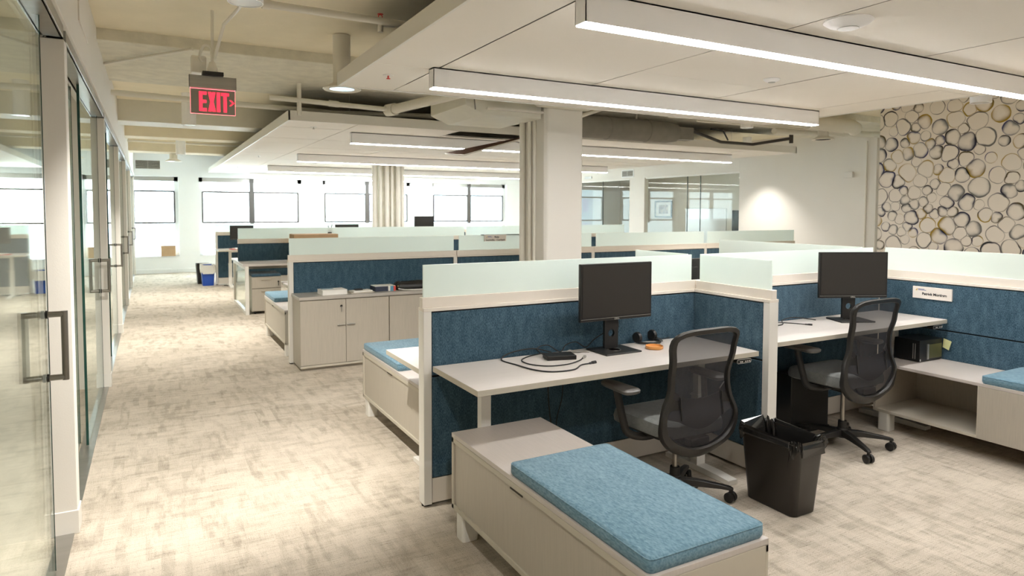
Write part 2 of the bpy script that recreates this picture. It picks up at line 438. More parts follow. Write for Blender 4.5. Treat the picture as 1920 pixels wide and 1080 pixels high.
# right wall with office glazing
OPN = [(9.62, 12.56), (13.13, 16.4)]
wr = MB(); ys = YN
for a, b in OPN:
    wr.box(XR, ys, 0, XR+.12, a, ZS).box(XR, a, 2.36, XR+.12, b, ZS); ys = b
wr.box(XR, ys, 0, XR+.12, YF, ZS)
wr.box(XR-.06, 6.69, 0, XR, 6.87, ZS)          # flat pilaster strip
struct(wr.obj('wall_right', 'wall', None, .003))
for i, (a, b) in enumerate(OPN):
    o = struct(MB().box(XR+.03, a, 2.33, XR+.09, b, 2.36).obj('window_%d' % (5+i), 'white'))
    MB().box(XR+.05, a, 0.01, XR+.06, b, 2.33).obj('pane', 'glass_office', o)
    e = MB()
    for yy in ((10.75, 11.15) if i == 0 else (14.3,)): e.box(XR+.045, yy, .01, XR+.065, yy+.008, 2.33)
    e.obj('glass_edge', 'glassedge', o)
struct(MB().box(14.3, YN, 0, 14.4, YF, ZS).box(XR+.12, 8.4, 0, 14.4, 8.5, ZS).box(XR+.12, 8.5, 2.6, 14.3, YF, 2.66).obj('wall_office_right', 'wall'))

# wallpaper feature wall
WX, WY = 8.6, 5.475
def make_wallpaper():
    base = (.90, .85, .78)
    struct(MB().box(WX, YN, 0, XR, WY, ZS).obj('wall_feature', 'wall'))
    rnd = random.Random(3); pts = []
    for _ in range(9000):
        r = rnd.choice((.05, .068, .075, .082, .09)); y = rnd.uniform(1.0, WY+.05); z = rnd.uniform(.8, ZS+.05)
        if all((y-a)**2+(z-b)**2 > ((r+c)*.95)**2 for a, b, c in pts): pts.append((y, z, r))
    V = []; F = []; C = []
    def vert(p, c): V.append(p); C.append((*c, 1)); return len(V)-1
    F.append([vert((WX-.002, y, z), base) for y, z in ((YN, 0), (WY, 0), (WY, ZS), (YN, ZS))])
    F.append([vert(p, base) for p in ((WX-.002, WY, 0), (WX+.05, WY+.002, 0), (WX+.05, WY+.002, ZS), (WX-.002, WY, ZS))])
    navy = (.030, .030, .065); ink_ = (.035, .033, .035); blue = (.05, .055, .15); ochre = (.42, .28, .03); umber = (.10, .075, .03); grey = (.20, .20, .19)
    for y, z, r0 in pts:
        n = 44
        nb = [(b-y, c-z, r0/(r0+q)) for b, c, q in pts if 0 < (b-y)**2+(c-z)**2 < .075]
        R = []
        for k2 in range(n):
            t = 2*PI*k2/n; m_ = r0*1.40
            for dy, dz_, fr_ in nb:
                d = math.hypot(dy, dz_); c = (dy*math.cos(t)+dz_*math.sin(t))/d
                if c > .2: m_ = min(m_, d*fr_/c)
            R.append(m_)
        for _ in range(5): R = [(R[i-1]+2*R[i]+R[(i+1) % n])/4 for i in range(n)]
        sc = rnd.uniform(.93, 1.02); heavy = rnd.random()
        pa = rnd.choice((navy, ink_, blue, grey, ochre, navy, ink_, umber)); pb = rnd.choice((pa, pa, ochre, grey, navy, umber))
        wash = r0*(.08 if heavy < .4 else (.28 if heavy < .75 else .48)); amp = .65 if heavy < .25 else 1.0
        ph = [rnd.uniform(0, 6.28) for _ in range(6)]; rings = []
        for k2 in range(n):
            t = 2*PI*k2/n
            Rr = R[k2]*sc*(1+.012*math.sin(5*t+ph[0])+.008*math.sin(11*t+ph[1]))
            th = max(0, .5+.38*math.sin(t+ph[3])+.2*math.sin(3*t+ph[2])); mx = min(1, max(0, .5+.9*math.sin(t+ph[4])))
            col = [pa[i]*(1-mx)+pb[i]*mx for i in range(3)]
            lw = r0*(.055+.12*th*(1 if heavy > .3 else .5))
            st = min(1, (.5+.8*th)*amp)
            ink = [base[i]*(1-st)+col[i]*st for i in range(3)]
            ws = min(.92, (.2+.9*th)*(0 if heavy < .15 else 1)*(.6 if heavy < .5 else 1.0))
            mid = [base[i]*(1-ws)+(col[i]*.7+.12)*ws for i in range(3)]
            sft = [base[i]*(1-ws*.35)+(col[i]*.7+.18)*ws*.35 for i in range(3)]
            row = []
            for q, cc in ((Rr+lw*.25, base), (Rr, ink), (Rr-lw, ink), (Rr-lw*1.25-wash*.1, mid), (Rr-lw-wash*(.3+.7*th), sft), (max(.15*r0, Rr-lw-wash*1.5-.004), base)):
                row.append(vert((WX-.0035, min(y+q*math.cos(t), WY-.001), min(z+q*math.sin(t), ZS-.001)), cc))
            rings.append(row)
        for k2 in range(n):
            p, q = rings[k2], rings[(k2+1) % n]
            for j in range(5): F.append((p[j], q[j], q[j+1], p[j+1]))
    me = bpy.data.meshes.new('wallpaper'); me.from_pydata(V, [], F)
    ca = me.color_attributes.new('pigment', 'FLOAT_COLOR', 'POINT')
    ca.data.foreach_set('color', [x for c in C for x in c])
    me.materials.append(MT['wallpaper']); me.update()
    o = bpy.data.objects.new('trim_%d' % k, me); COL.objects.link(o); struct(o)
make_wallpaper(); k += 1

# columns
def column(x0, y0, x1, y1, conduits, flutes, label):
    c = MB().prism([(x0+.03, y0), (x1-.02, y0), (x1, y0+.02), (x1, y1-.02), (x1-.02, y1), (x0+.02, y1), (x0, y1-.02), (x0, y0+.03)], 0, ZS)
    o = c.obj('column', 'rough' if not flutes else 'wall', None, .012, seg=3); struct(o); tag(o, label, 'column')
    t = MB()
    for (cx, cyy, r) in conduits: t.cyl((cx, cyy, 0), (cx, cyy, ZS), r, n=14)
    t.obj('conduit', 'pipe', o, smooth=True)
    return o
colm = column(3.55, 5.80, 4.02, 6.30, [(3.535, 5.99, .017), (3.53, 6.08, .022), (3.52, 6.22, .032)], False, 'square painted column with conduits, between the near and middle workstations')
colm.data.materials[0] = MT['wall']
c2 = column(3.99, 12.75, 4.42, 13.2, [(3.90, 12.80, .055), (3.98, 12.69, .03), (4.11, 12.69, .045), (4.22, 12.71, .03), (4.34, 12.69, .05), (4.44, 12.72, .035)], False, 'far column wrapped in vertical pipes, near the windows')

# ================================================================ CEILING CLOUDS
def cloud(name, label, x0, x1, y0, y1, xs, ys, hole=None):
    t = thing(name, label, 'suspended ceiling', ((x0+x1)/2, (y0+y1)/2, 2.5))
    ox, oy = (x0+x1)/2, (y0+y1)/2
    f = MB(); w = .018
    for a in ((x0, y0, x0+w, y1), (x1-w, y0, x1, y1), (x0, y0, x1, y0+w), (x0, y1-w, x1, y1)):
        f.box(a[0]-ox, a[1]-oy, -.004, a[2]-ox, a[3]-oy, .10)
    f.obj('edge_trim', 'fascia', t, .002)
    xs = [x0+w]+[x for x in xs if x0+.05 < x < x1-.05]+[x1-w]; ys = [y0+w]+[y for y in ys if y0+.05 < y < y1-.05]+[y1-w]
    m = MB(); bk = MB(); g = .005; idx = 0
    for i in range(len(xs)-1):
        for j in range(len(ys)-1):
            cx, cyy = (xs[i]+xs[i+1])/2, (ys[j]+ys[j+1])/2
            if hole and hole[0] < cx < hole[1] and hole[2] < cyy < hole[3]: continue
            dz = random.Random(i*91+j).uniform(0, .0025)
            m.box(xs[i]+g-ox, ys[j]+g-oy, dz, xs[i+1]-g-ox, ys[j+1]-g-oy, .018)
            bk.box(xs[i]-ox, ys[j]-oy, .02, xs[i+1]-ox, ys[j+1]-oy, .028)
    m.obj('tiles', 'tile', t); bk.obj('backing', 'seam', t)
    for i in range(int(x0)+1, int(x1)+1, 2):
        for yy in (y0+.25, (y0+y1)/2, y1-.25): MB().cyl((i-ox, yy-oy, .02), (i-ox, yy-oy, ZS-2.5), .0025, n=6).obj('hanger_wire', 'pipe', t)
    return t
XT = [1.71, 2.94, 4.19, 5.44]; 
cloud('ceiling_cloud', 'suspended white tiled ceiling raft over the nearest workstations', 1.27, 5.95, YN+.3, 5.12, XT, [4.83-.61*i for i in range(12)])
cloud('ceiling_cloud', 'suspended tiled ceiling raft with an open hatch, beyond the square column', 1.29, 9.2, 7.25, 18.2, [2.04, 3.27, 4.27, 5.73, 6.96, 8.19], [7.25+.62*i for i in range(1, 17)], (3.27, 4.27, 7.26, 7.86))
# open hatch panel hanging from the raft (brown underside)
t = thing('hatch_panel', 'brown backed ceiling hatch panel hanging open from the far raft', 'ceiling panel', (4.27, 7.55, 2.495))
hp = [Vector((0, -.27, 0)), Vector((0, .28, 0)), Vector((-.965, .28, -.225)), Vector((-.955, -.27, -.284))]
nn = (hp[1]-hp[0]).cross(hp[3]-hp[0]).normalized()*.018
if nn.z < 0: nn = -nn
MB().add([*hp, *[p+nn for p in hp]], [(0,1,2,3), (4,5,6,7), (0,1,5,4), (1,2,6,5), (2,3,7,6), (3,0,4,7)]).obj('panel', 'brown', t)
MB().tube([hp[0]+nn/2, hp[3]+nn/2, hp[2]+nn/2, hp[1]+nn/2], .008, 6).obj('panel_frame', 'fascia', t)

# ================================================================ LIGHTS
def pendant(x0, x1, y, label, group, z=2.365, top=2.503):
    t = thing('linear_light', label, 'ceiling light', ((x0+x1)/2, y, z), 0, group)
    L = (x1-x0)/2
    h = MB().box(-L, -.041, .006, L, -.037, top-z).box(-L, .037, .006, L, .041, top-z).box(-L, -.041, .006, -L+.004, .041, top-z).box(L-.004, -.041, .006, L, .041, top-z).box(-L, -.041, top-z-.01, L, .041, top-z)
    h.obj('housing', 'lampwhite', t)
    MB().box(-L+.004, -.0375, .0, L-.004, .0375, .012).obj('diffuser', 'strip', t)
    return t
PG = 'linear lights under the ceiling rafts'
pendant(1.67, 5.585, 2.44, 'nearest long linear light, glowing along its underside', PG)
pendant(1.665, 5.555, 4.18, 'second long linear light from the camera, glowing underside', PG)
pendant(1.67, 5.57, .70, 'long linear light above and behind the camera', PG)
pendant(2.16, 8.57, 8.06, 'linear light passing the open ceiling hatch', PG)
pendant(2.18, 8.57, 11.5, 'second linear light row of the far ceiling raft', PG)
pendant(2.19, 8.6, 14.75, 'third linear light row of the far ceiling raft', PG)
pendant(2.21, 8.65, 17.9, 'farthest linear light, in front of the window tops', PG)

def can(loc, z, label, r=.078, lit=True, hgt=None, watts=None, tilt=0.0, cone=1.75, group='cylinder downlights'):
    t = thing('downlight', label, 'ceiling light', (loc[0], loc[1], z), 0, group)
    H = (hgt if hgt else ZS-z)
    MB().lathe([(r-.002, .02), (r-.004, .0), (r, 0), (r, H), (r-.004, H), (r-.004, .03)], n=36).obj('housing', 'lampwhite', t, smooth=True)
    MB().lathe([(r-.004, .002), (r*.62, .05), (.0, .055)], n=36).obj('reflector', 'lens', t, smooth=True)
    MB().lathe([(0, .046), (r*.55, .046), (r*.55, .05), (0, .05)], n=24).obj('lamp_lens', 'cangl', t)
    if lit:
        ld = bpy.data.lights.new('downlight_lamp', 'SPOT'); ld.energy = watts or CAN; ld.spot_size = cone; ld.spot_blend = .7; ld.color = (1, .95, .88); ld.shadow_soft_size = .05
        lo = bpy.data.objects.new('downlight_lamp', ld); COL.objects.link(lo); lo.parent = t; lo.location = (0, 0, -.01); lo.rotation_euler = (tilt, 0, 0)
    return t
can((.402, 3.29), 2.50, 'nearest cylinder downlight over the corridor, at the top edge', watts=115, tilt=.55, cone=1.6)
can((.43, 8.9), 2.57, 'cylinder downlight over the corridor behind the exit sign', watts=110)
can((.49, 13.0), 2.52, 'farthest cylinder downlight over the corridor, near the windows', watts=90)
can((.40, .4), 2.50, 'unseen cylinder downlight added beside the camera', watts=38, tilt=.40, cone=1.75)  # off-frame lamp added to lift the near floor, post and bench side
can((6.10, 3.02), 2.46, 'cylinder downlight in front of the ring patterned wallpaper', watts=75)
can((6.61, 5.95), 2.60, 'cylinder downlight between the two ceiling rafts')
can((6.3, .6), 2.46, 'cylinder downlight over the right hand aisle')
# pool of light on the beige wall
can((9.9, 8.9), 2.60, 'cylinder downlight washing the beige wall beside the office glazing')

def diffuser(loc, z, label, r=.15, H=.12, mat='lens'):
    t = thing('air_diffuser', label, 'air diffuser', (loc[0], loc[1], z), 0, 'round ceiling diffusers')
    MB().lathe([(r*.62, .02), (r*.95, .0), (r, .008), (r*.9, .02), (r*.5, .05), (r*.46, .07), (r*.46, H), (0, H)], n=40).obj('flared_ring', 'pipe', t, smooth=True)
    MB().lathe([(0, .006), (r*.66, .006), (r*.66, .02), (0, .02)], n=32).obj('centre_plate', mat, t, smooth=True)
    return t
diffuser((1.37, 5.36), 2.515, 'round flared diffuser just beyond the edge of the nearest ceiling raft', H=.43)
diffuser((.42, 14.6), 2.50, 'round flared diffuser near the far windows above the corridor', H=.45)
diffuser((8.35, 6.15), 2.56, 'round flared diffuser with dark throat, left of the wallpaper', mat='void', H=.36)

# glowing panels added to brighten the inside of the glazed offices
def office_fill(loc, label, w=.6, d=1.2):
    t = thing('added_office_light', label, 'ceiling light', loc, 0, 'fill lights added in the side offices')
    MB().box(-w/2, -d/2, -.02, w/2, d/2, .0).obj('housing', 'lampwhite', t)
    MB().box(-w/2+.02, -d/2+.02, -.024, w/2-.02, d/2-.02, -.0201).obj('diffuser', 'officefill', t)
for i in range(6):
    office_fill((-2.2, (POST[i]+POST[i+1])/2+.05, 2.55), 'added flat fill light in the %s glazed office along the left of the corridor' % ('nearest', 'second', 'third', 'fourth', 'fifth', 'farthest')[i])
office_fill((12.6, 10.6, 2.6), 'added flat fill light in the office right of the whiteboard')
office_fill((12.6, 14.8, 2.6), 'added flat fill light in the farther glazed office')

# wifi disc, smoke detector, sprinklers
def disc(name, label, cat, loc, r, h):
    t = thing(name, label, cat, loc)
    MB().lathe([(0, -h), (r*.38, -h), (r*.40, -h+.004), (r*.42, -h+.002), (r*.8, -h*.6), (r, -h*.18), (r*.96, 0), (0, 0)], n=44).obj('shell', 'lampwhite', t, smooth=True)
    MB().lathe([(r*.40, -h-.0005), (r*.43, -h+.0005), (r*.43, -h+.004), (r*.40, -h+.004)], n=44).obj('status_ring', 'alu', t)
    return t
disc('wifi_access_point', 'white round wireless access point on the near ceiling raft', 'access point', (3.063, 2.13, 2.5), .115, .042)
disc('smoke_detector', 'small white smoke detector on the near raft between the linear lights', 'smoke detector', (3.93, 3.32, 2.5), .058, .026)
disc('smoke_detector', 'white smoke detector on the far raft behind the open hatch', 'smoke detector', (4.55, 9.1, 2.5), .10, .04)
def sprinkler(loc, label):
    t = thing('sprinkler_head', label, 'sprinkler', loc, 0, 'pendent sprinkler heads in the rafts')
    MB().lathe([(0, -.004), (.036, -.004), (.04, 0), (0, .001)], n=28).obj('escutcheon', 'white', t)
    MB().cyl((0, 0, -.004), (0, 0, -.022), .006, n=10).lathe([(0, -.026), (.014, -.026), (.014, -.022), (0, -.022)], n=16).obj('spray_head', 'redpaper' if loc[1] < 6 else 'silver', t)
sprinkler((1.486, 4.54, 2.5), 'sprinkler head with red bulb in the nearest raft')
sprinkler((1.65, 7.74, 2.5), 'sprinkler head at the front corner of the far raft')
sprinkler((1.674, 12.27, 2.5), 'sprinkler head in the middle of the far raft, left side')
sprinkler((1.672, 15.46, 2.5), 'sprinkler head in the far raft nearest the windows')
# exposed upright sprinkler and pipes over the corridor
def pipe(label, pts, r, mat='pipe', joints=(), name='pipe', cat='pipe'):
    p0 = Vector(pts[0]); t = thing(name, label, cat, p0)
    MB().tube([Vector(p)-p0 for p in pts], r, 12).obj('tube', mat, t, smooth=True)
    if joints:
        j = MB()
        for (a, b) in joints:
            j.tube([Vector(a)-p0, Vector(b)-p0], r*1.3, 12)
        j.obj('coupling', mat, t, smooth=True)
    return t
pipe('white pipe dropping beside the near downlight then running over the raft', [(.52, 3.95, 2.93), (.52, 3.95, 2.73), (.545, 3.95, 2.70), (2.5, 4.06, 2.72)], .022, joints=[((.52, 3.95, 2.80), (.52, 3.95, 2.74)), ((.57, 3.95, 2.70), (.61, 3.953, 2.70))])
pipe('thin white conduit zigzagging down to the exit sign', [(.42, 3.7, 2.94), (.41, 3.72, 2.80), (.50, 4.05, 2.78), (.50, 4.4, 2.78), (.46, 4.9, 2.80), (.42, 5.15, 2.62)], .011)
pipe('white pipe running straight across the corridor behind the exit sign', [(-.33, 8.0, 2.76), (1.9, 7.9, 2.70), (3.6, 7.75, 2.74)], .03)
pipe('sprinkler branch pipe with tee above the far raft edge', [(1.05, 6.9, 2.66), (2.32, 6.85, 2.62)], .025, joints=[((1.62, 6.88, 2.645), (1.72, 6.875, 2.64)), ((2.2, 6.85, 2.624), (2.32, 6.85, 2.62))])
pipe('white upright pipe feeding the sprinkler branch', [(1.33, 6.89, 2.5), (1.33, 6.89, 2.82)], .022)
pipe('thick white pipe slanting up from the sprinkler branch to the near raft', [(2.27, 6.85, 2.62), (2.62, 5.6, 2.66), (2.72, 5.2, 2.68)], .05, joints=[((2.25, 6.9, 2.62), (2.29, 6.78, 2.622))])
pipe('thin conduit along the slab above the far raft, left part', [(-.33, 11.2, 2.80), (2.3, 11.2, 2.80)], .018)
pipe('thin conduit along the slab near the window wall', [(-.33, 13.6, 2.78), (2.3, 13.6, 2.76)], .018)
pipe('slim conduit on the ceiling of the corridor before the exit sign', [(-.33, 6.9, 2.84), (.32, 5.9, 2.83)], .012)
t = thing('sprinkler_head', 'upright sprinkler head with a red frame on a white elbow, over the near raft', 'sprinkler', (.93+.35, 4.06, 2.66))
MB().cyl((0, 0, 0), (0, 0, .07), .017, n=12).cyl((0, 0, .05), (.09, 0, .055), .017, n=12).obj('elbow', 'pipe', t, smooth=True)
MB().tube([(-.012, 0, .07), (-.012, 0, .10), (0, 0, .108), (.012, 0, .10), (.012, 0, .07)], .003, 6).lathe([(0, .108), (.018, .108), (.018, .111), (0, .111)], n=14).obj('spray_head', 'redpaper', t)
# ducts over the gap between the rafts
t = thing('rectangular_duct', 'boxy cream duct between the rafts, left of the square column', 'duct', (3.2, 6.4, 2.55))
MB().prism([(-.52, .02), (-.32, -.06), (.33, -.06), (.33, .33), (-.52, .33)], -.55, .35, 'y').obj('duct_body', 'duct', t, .006)
MB().box(-.30, -.58, .10, .33, -.555, .13).box(-.30, -.6, -.01, .33, -.555, .01).obj('duct_flange', 'pipe', t)
MB().tube([(-.45, -.56, .30), (-.44, -.57, .12), (-.42, -.56, -.02)], .006, 6).obj('strap', 'duct_dark', t)
t = thing('duct_housing', 'cream sheet metal box on top of the square column', 'duct', (3.75, 5.75, 2.6))
MB().prism([(-.62, .16), (-.30, 0), (.30, 0), (.30, .34), (-.62, .34)], -.40, .05, 'y').obj('duct_body', 'duct', t, .006)
t = thing('round_duct', 'dark grey round duct running above the far raft, right of the column', 'duct', (5.4, 7.0, 2.63))
MB().tube([(-1.3, 0, 0), (.8, 0, 0), (.98, .0, 0)], [.145, .145, .12], 28).obj('duct_body', 'duct_dark', t, smooth=True)
MB().tube([(-.2, 0, 0), (-.18, 0, 0)], .150, 28).tube([(.45, 0, 0), (.47, 0, 0)], .150, 28).obj('duct_seam', 'duct_dark', t)
MB().tube([(-.75, 0, .13), (-.75, 0, .30)], .012, 6).tube([(.3, 0, .13), (.3, 0, .30)], .012, 6).obj('hanger', 'pipe', t)
MB().box(.98, -.08, -.09, 1.25, .08, .08).obj('damper_box', 'duct_dark', t, .004)
pipe('pale diagonal brace between the column and the near raft', [(4.03, 6.25, 2.53), (5.05, 5.55, 2.945)], .022, name='brace')
pipe('dark iron sprinkler pipe with an upright end, beyond the near raft', [(6.6, 7.0, 2.70), (7.3, 7.05, 2.56), (7.9, 7.0, 2.55), (8.25, 6.6, 2.62)], .022, 'pipe_dark', joints=[((8.25, 6.6, 2.55), (8.25, 6.6, 2.70))])
pipe('black flexible cable looping above the far raft', [(7.2, 7.15, 2.75), (7.45, 7.15, 2.74), (7.55, 7.17, 2.64), (7.6, 7.2, 2.62)], .012, 'rubber', name='cable', cat='cable')
pipe('white flexible conduit looping above the far raft', [(5.9, 6.6, 2.78), (6.4, 6.6, 2.79), (6.9, 6.5, 2.76), (7.1, 6.45, 2.82)], .02)
pipe('thin electrical conduit running toward the beige wall above the aisle', [(6.4, 6.6, 2.75), (9.0, 6.3, 2.72)], .014)
pipe('fat cream duct pipe in front of the beige wall', [(7.8, 6.0, 2.76), (8.75, 6.0, 2.76), (8.9, 6.05, 2.74)], .10, 'duct', name='round_duct', cat='duct')
pipe('cream beam-like duct leading to the diffuser left of the wallpaper', [(7.7, 6.45, 2.68), (10.4, 6.35, 2.76)], .045, 'duct', name='round_duct', cat='duct')
pipe('surface conduit running down the beige wall beside the wallpaper', [(10.43, 6.86, 2.72), (10.43, 6.86, .1)], .014, 'pipe')
t = thing('wall_sensor', 'small cream sensor box high on the beige wall', 'sensor', (10.49, 7.2, 2.18))
MB().box(-.04, -.075, -.05, .009, .075, .05).obj('case', 'white', t, .006)
# vents
def vent(loc, w, h, label, axis='y'):
    t = thing('air_vent', label, 'vent', loc, 0 if axis == 'y' else -PI/2)
    MB().box(-w/2-.03, -.012, -h/2-.03, w/2+.03, .0, h/2+.03).obj('frame', 'winwhite', t, .002)
    s = MB().box(-w/2, -.014, -h/2, w/2, -.0115, h/2)
    s.obj('slot', 'seam', t)
    s = MB()
    n = max(3, int(h/.03))
    for i in range(n): z = -h/2+h*(i+.5)/n; s.add([(-w/2, -.014, z-.008), (w/2, -.014, z-.008), (w/2, -.024, z+.008), (-w/2, -.024, z+.008)], [(0, 1, 2, 3)])
    s.box(-.006, -.022, -h/2, .006, -.013, h/2)
    s.obj('louvres', 'alu', t)
vent((-.03, YF-.001, 2.655), .52, .20, 'louvred white wall vent above the leftmost far window')
vent((XR-.001, 13.2, 2.49), .42, .14, 'small louvred vent above the office glazing', 'x')
for v in (0,):
    t = thing('air_vent', 'narrow vent above the farther office glazing', 'vent', (XR-.001, 14.9, 2.46), -PI/2)
    MB().box(-.16, -.014, -.03, .16, 0, .03).obj('frame', 'alu', t)

# exit sign
t = thing('exit_sign', 'edge lit red EXIT sign hanging over the corridor with arrow right', 'sign', (.405, 5.15, 2.49))
MB().box(-.068, -.05, -.0, .068, .05, .028).obj('canopy', 'black', t, .003)
MB().box(-.15, -.022, -.085, .15, .022, 0).obj('housing', 'alu', t, .002)
MB().box(-.151, -.024, -.087, -.1495, .024, .001).box(.1495, -.024, -.087, .151, .024, .001).obj('end_cap', 'black', t)
MB().box(-.143, -.003, -.262, .143, .003, -.085).obj('mirror_panel', 'acrylic', t)
MB().box(-.145, -.0035, -.265, .145, .0035, -.262).box(-.1455, -.0035, -.262, -.143, .0035, -.087).box(.143, -.0035, -.262, .1455, .0035, -.087).box(-.143, -.0037, -.092, .143, -.003, -.087).obj('glowing_rim', 'red_edge', t)
def letters(y0, y1):
    m = MB(); zt, zb = -.108, -.245; H = zt-zb
    def pl(P): m.prism([(x, z) for x, z in P], y0, y1, 'y')
    s = .022; x = -.090      # E
    for r_ in ((x, zb, x+s, zt), (x+s, zt-s, x+.049, zt), (x+s, zb, x+.049, zb+s), (x+s, (zt+zb)/2-s/2, x+.047, (zt+zb)/2+s/2)):
        pl([(r_[0], r_[1]), (r_[2], r_[1]), (r_[2], r_[3]), (r_[0], r_[3])])
    x = -.033                # X as two crossing strokes
    pl([(x, zt), (x+s, zt), (x+.050, zb), (x+.050-s, zb)])
    m.prism([(x+.050-s, zt), (x+.050, zt), (x+s, zb), (x, zb)], y0-.0002, y1-.0002, 'y')
    x = .023; pl([(x, zb), (x+s*1.05, zb), (x+s*1.05, zt), (x, zt)])
    x = .052; pl([(x, zt-s), (x+.052, zt-s), (x+.052, zt), (x, zt)]); pl([(x+.015, zb), (x+.037, zb), (x+.037, zt-s), (x+.015, zt-s)])
    cx, cz = .104, (zt+zb)/2
    pl([(cx, cz+.021), (cx+.014, cz+.021), (cx+.036, cz), (cx+.022, cz)]); pl([(cx, cz-.021), (cx+.014, cz-.021), (cx+.036, cz), (cx+.022, cz)])
    return m
letters(-.0055, -.0032).obj('lettering', 'red_glow', t)
MB().cyl((0, 0, .028), (0, 0, .055), .035, n=20).lathe([(.035, .055), (.02, .10), (.0, .10)], n=20).obj('mounting_cap', 'pipe', t, smooth=True)
MB().tube(spline([(0, 0, .09), (-.01, .0, .20), (-.05, .05, .22), (-.075, .08, .15), (-.06, .1, .12)]), .009, 8).tube([(0, 0, .09), (.004, .0, .46)], .010, 8).obj('conduit_tail', 'pipe', t, smooth=True)
MB().box(-.13, .10, .04, -.03, .20, .16).obj('junction_box', 'pipe', t, .01)

sign = t; tag(sign, group='edge lit exit signs')
r = sign.copy(); COL.objects.link(r); r.location = (6.95, 5.33, 2.915)
r['label'] = 'second exit sign, only a red corner showing past the end of the second linear light'
for ch in list(sign.children):
    c = ch.copy(); COL.objects.link(c); c.parent = r
    if ch.name.startswith(('conduit_tail', 'mounting_cap', 'junction_box')): c.scale = (1, 1, .05)

# ================================================================ WORKSTATION PARTS
def partition(label, x0, y0, L, rz, group='workstation partition screens', ends=(True, True), glass=(.012, .012), split=True, z0=0.0, glass_top=1.27, tall=True, extra_posts=()):
    t = thing('partition_screen', label, 'partition', (x0, y0, 0), rz, group); T = .035
    p = .045
    a = p if ends[0] else 0.0; b = L-(p if ends[1] else 0.0)
    core = MB().box(a+.002, -.020, .02+z0, b-.002, .020, 1.03); core.obj('core', 'void', t)
    if z0 == 0:
        for s in (1, -1):
            MB().box(a+.004, min(s*.021, s*.030), .016, b-.004, max(s*.021, s*.030), .146).obj('kick_plate', 'cream', t, .002)
    for s in (1, -1):
        lo, hi = min(s*.021, s*T), max(s*.021, s*T)
        if z0 == 0: MB().box(a+.004, lo, .152, b-.004, hi, .684).obj('fabric_panel', 'fabric', t, .004)
        MB().box(a+.004, lo, .692 if z0 == 0 else z0, b-.004, hi, 1.022).obj('fabric_panel', 'fabric', t, .004)
    MB().box(0, -T-.003, 1.029, L, T+.003, 1.047).box(0, -.020, 1.047, L, .020, 1.101).obj('top_rail', 'cream', t, .002)
    for i, e in enumerate(ends):
        if e:
            x = 0 if i == 0 else L-p
            MB().box(x, -T-.002, .012, x+p, T+.002, 1.03).obj('post', 'white', t, .003)
            MB().cyl((x+p/2, 0, 0), (x+p/2, 0, .012), .022, n=14).obj('levelling_foot', 'black', t)
    if glass is not None:
        MB().box(glass[0], -.006, 1.095, L-glass[1], .006, glass_top).obj('glass_screen', 'frost', t, .0015)
    return t

def desk(label, x0, y0, x1, y1, z, legs=(.17, .17), group='height adjustable desks', control=True, rz=0, lf=.52):
    w, d = x1-x0, y1-y0
    t = thing('desk', label, 'desk', (x0, y0, 0), rz, group)
    o = MB().box(0, 0, z-.028, w, d, z).obj('desktop', ['laminate_top', 'edge'], t, .0015)
    for p in o.data.polygons:
        if abs(p.normal.z) < .5: p.material_index = 1
    for x in (legs[0], w-legs[1]):
        lg = MB().box(x-.033, d*lf-.028, .02, x+.033, d*lf+.028, z*.62)
        lg.box(x-.027, d*lf-.022, z*.62, x+.027, d*lf+.022, z-.04)
        lg.box(x-.038, d*lf-.033, z*.60, x+.038, d*lf+.033, z*.615)
        l = lg.obj('leg', 'white', t, .002)
        MB().prism([(.0, .0), (.0, .028), (d*.25, .036), (d*.8, .036), (d*.98, .028), (d*.98, 0)], x-.035, x+.035, 'x').obj('foot', 'white', l, .003)
    MB().box(legs[0], d*.35, z-.058, w-legs[1], d*.35+.04, z-.03).box(legs[0], d*.68, z-.058, w-legs[1], d*.68+.04, z-.03).obj('frame_rail', 'white', t)
    if control:
        c = MB().prism(rect(.055, .011, .0105), -.012, .03, 'y'); c.v = [(v[0]+w-.12, v[1]+.012, v[2]+z-.044) for v in c.v]
        c = c.obj('height_control', ['black', 'silver'], t, .001)
        r_ = MB().tube([(w-.12+a_*1.02, -.001, z-.044+b_*1.02) for a_, b_ in rect(.055, .011, .0105)], .0013, 6, closed=True); r_.obj('control_rim', 'silver', c)
        q = MB()
        for dx in (-.04, -.028, .0, .015, .03): q.box(w-.12+dx-.003, -.0135, z-.046, w-.12+dx+.003, -.0115, z-.040)
        q.obj('control_button', 'white', c)
    return t

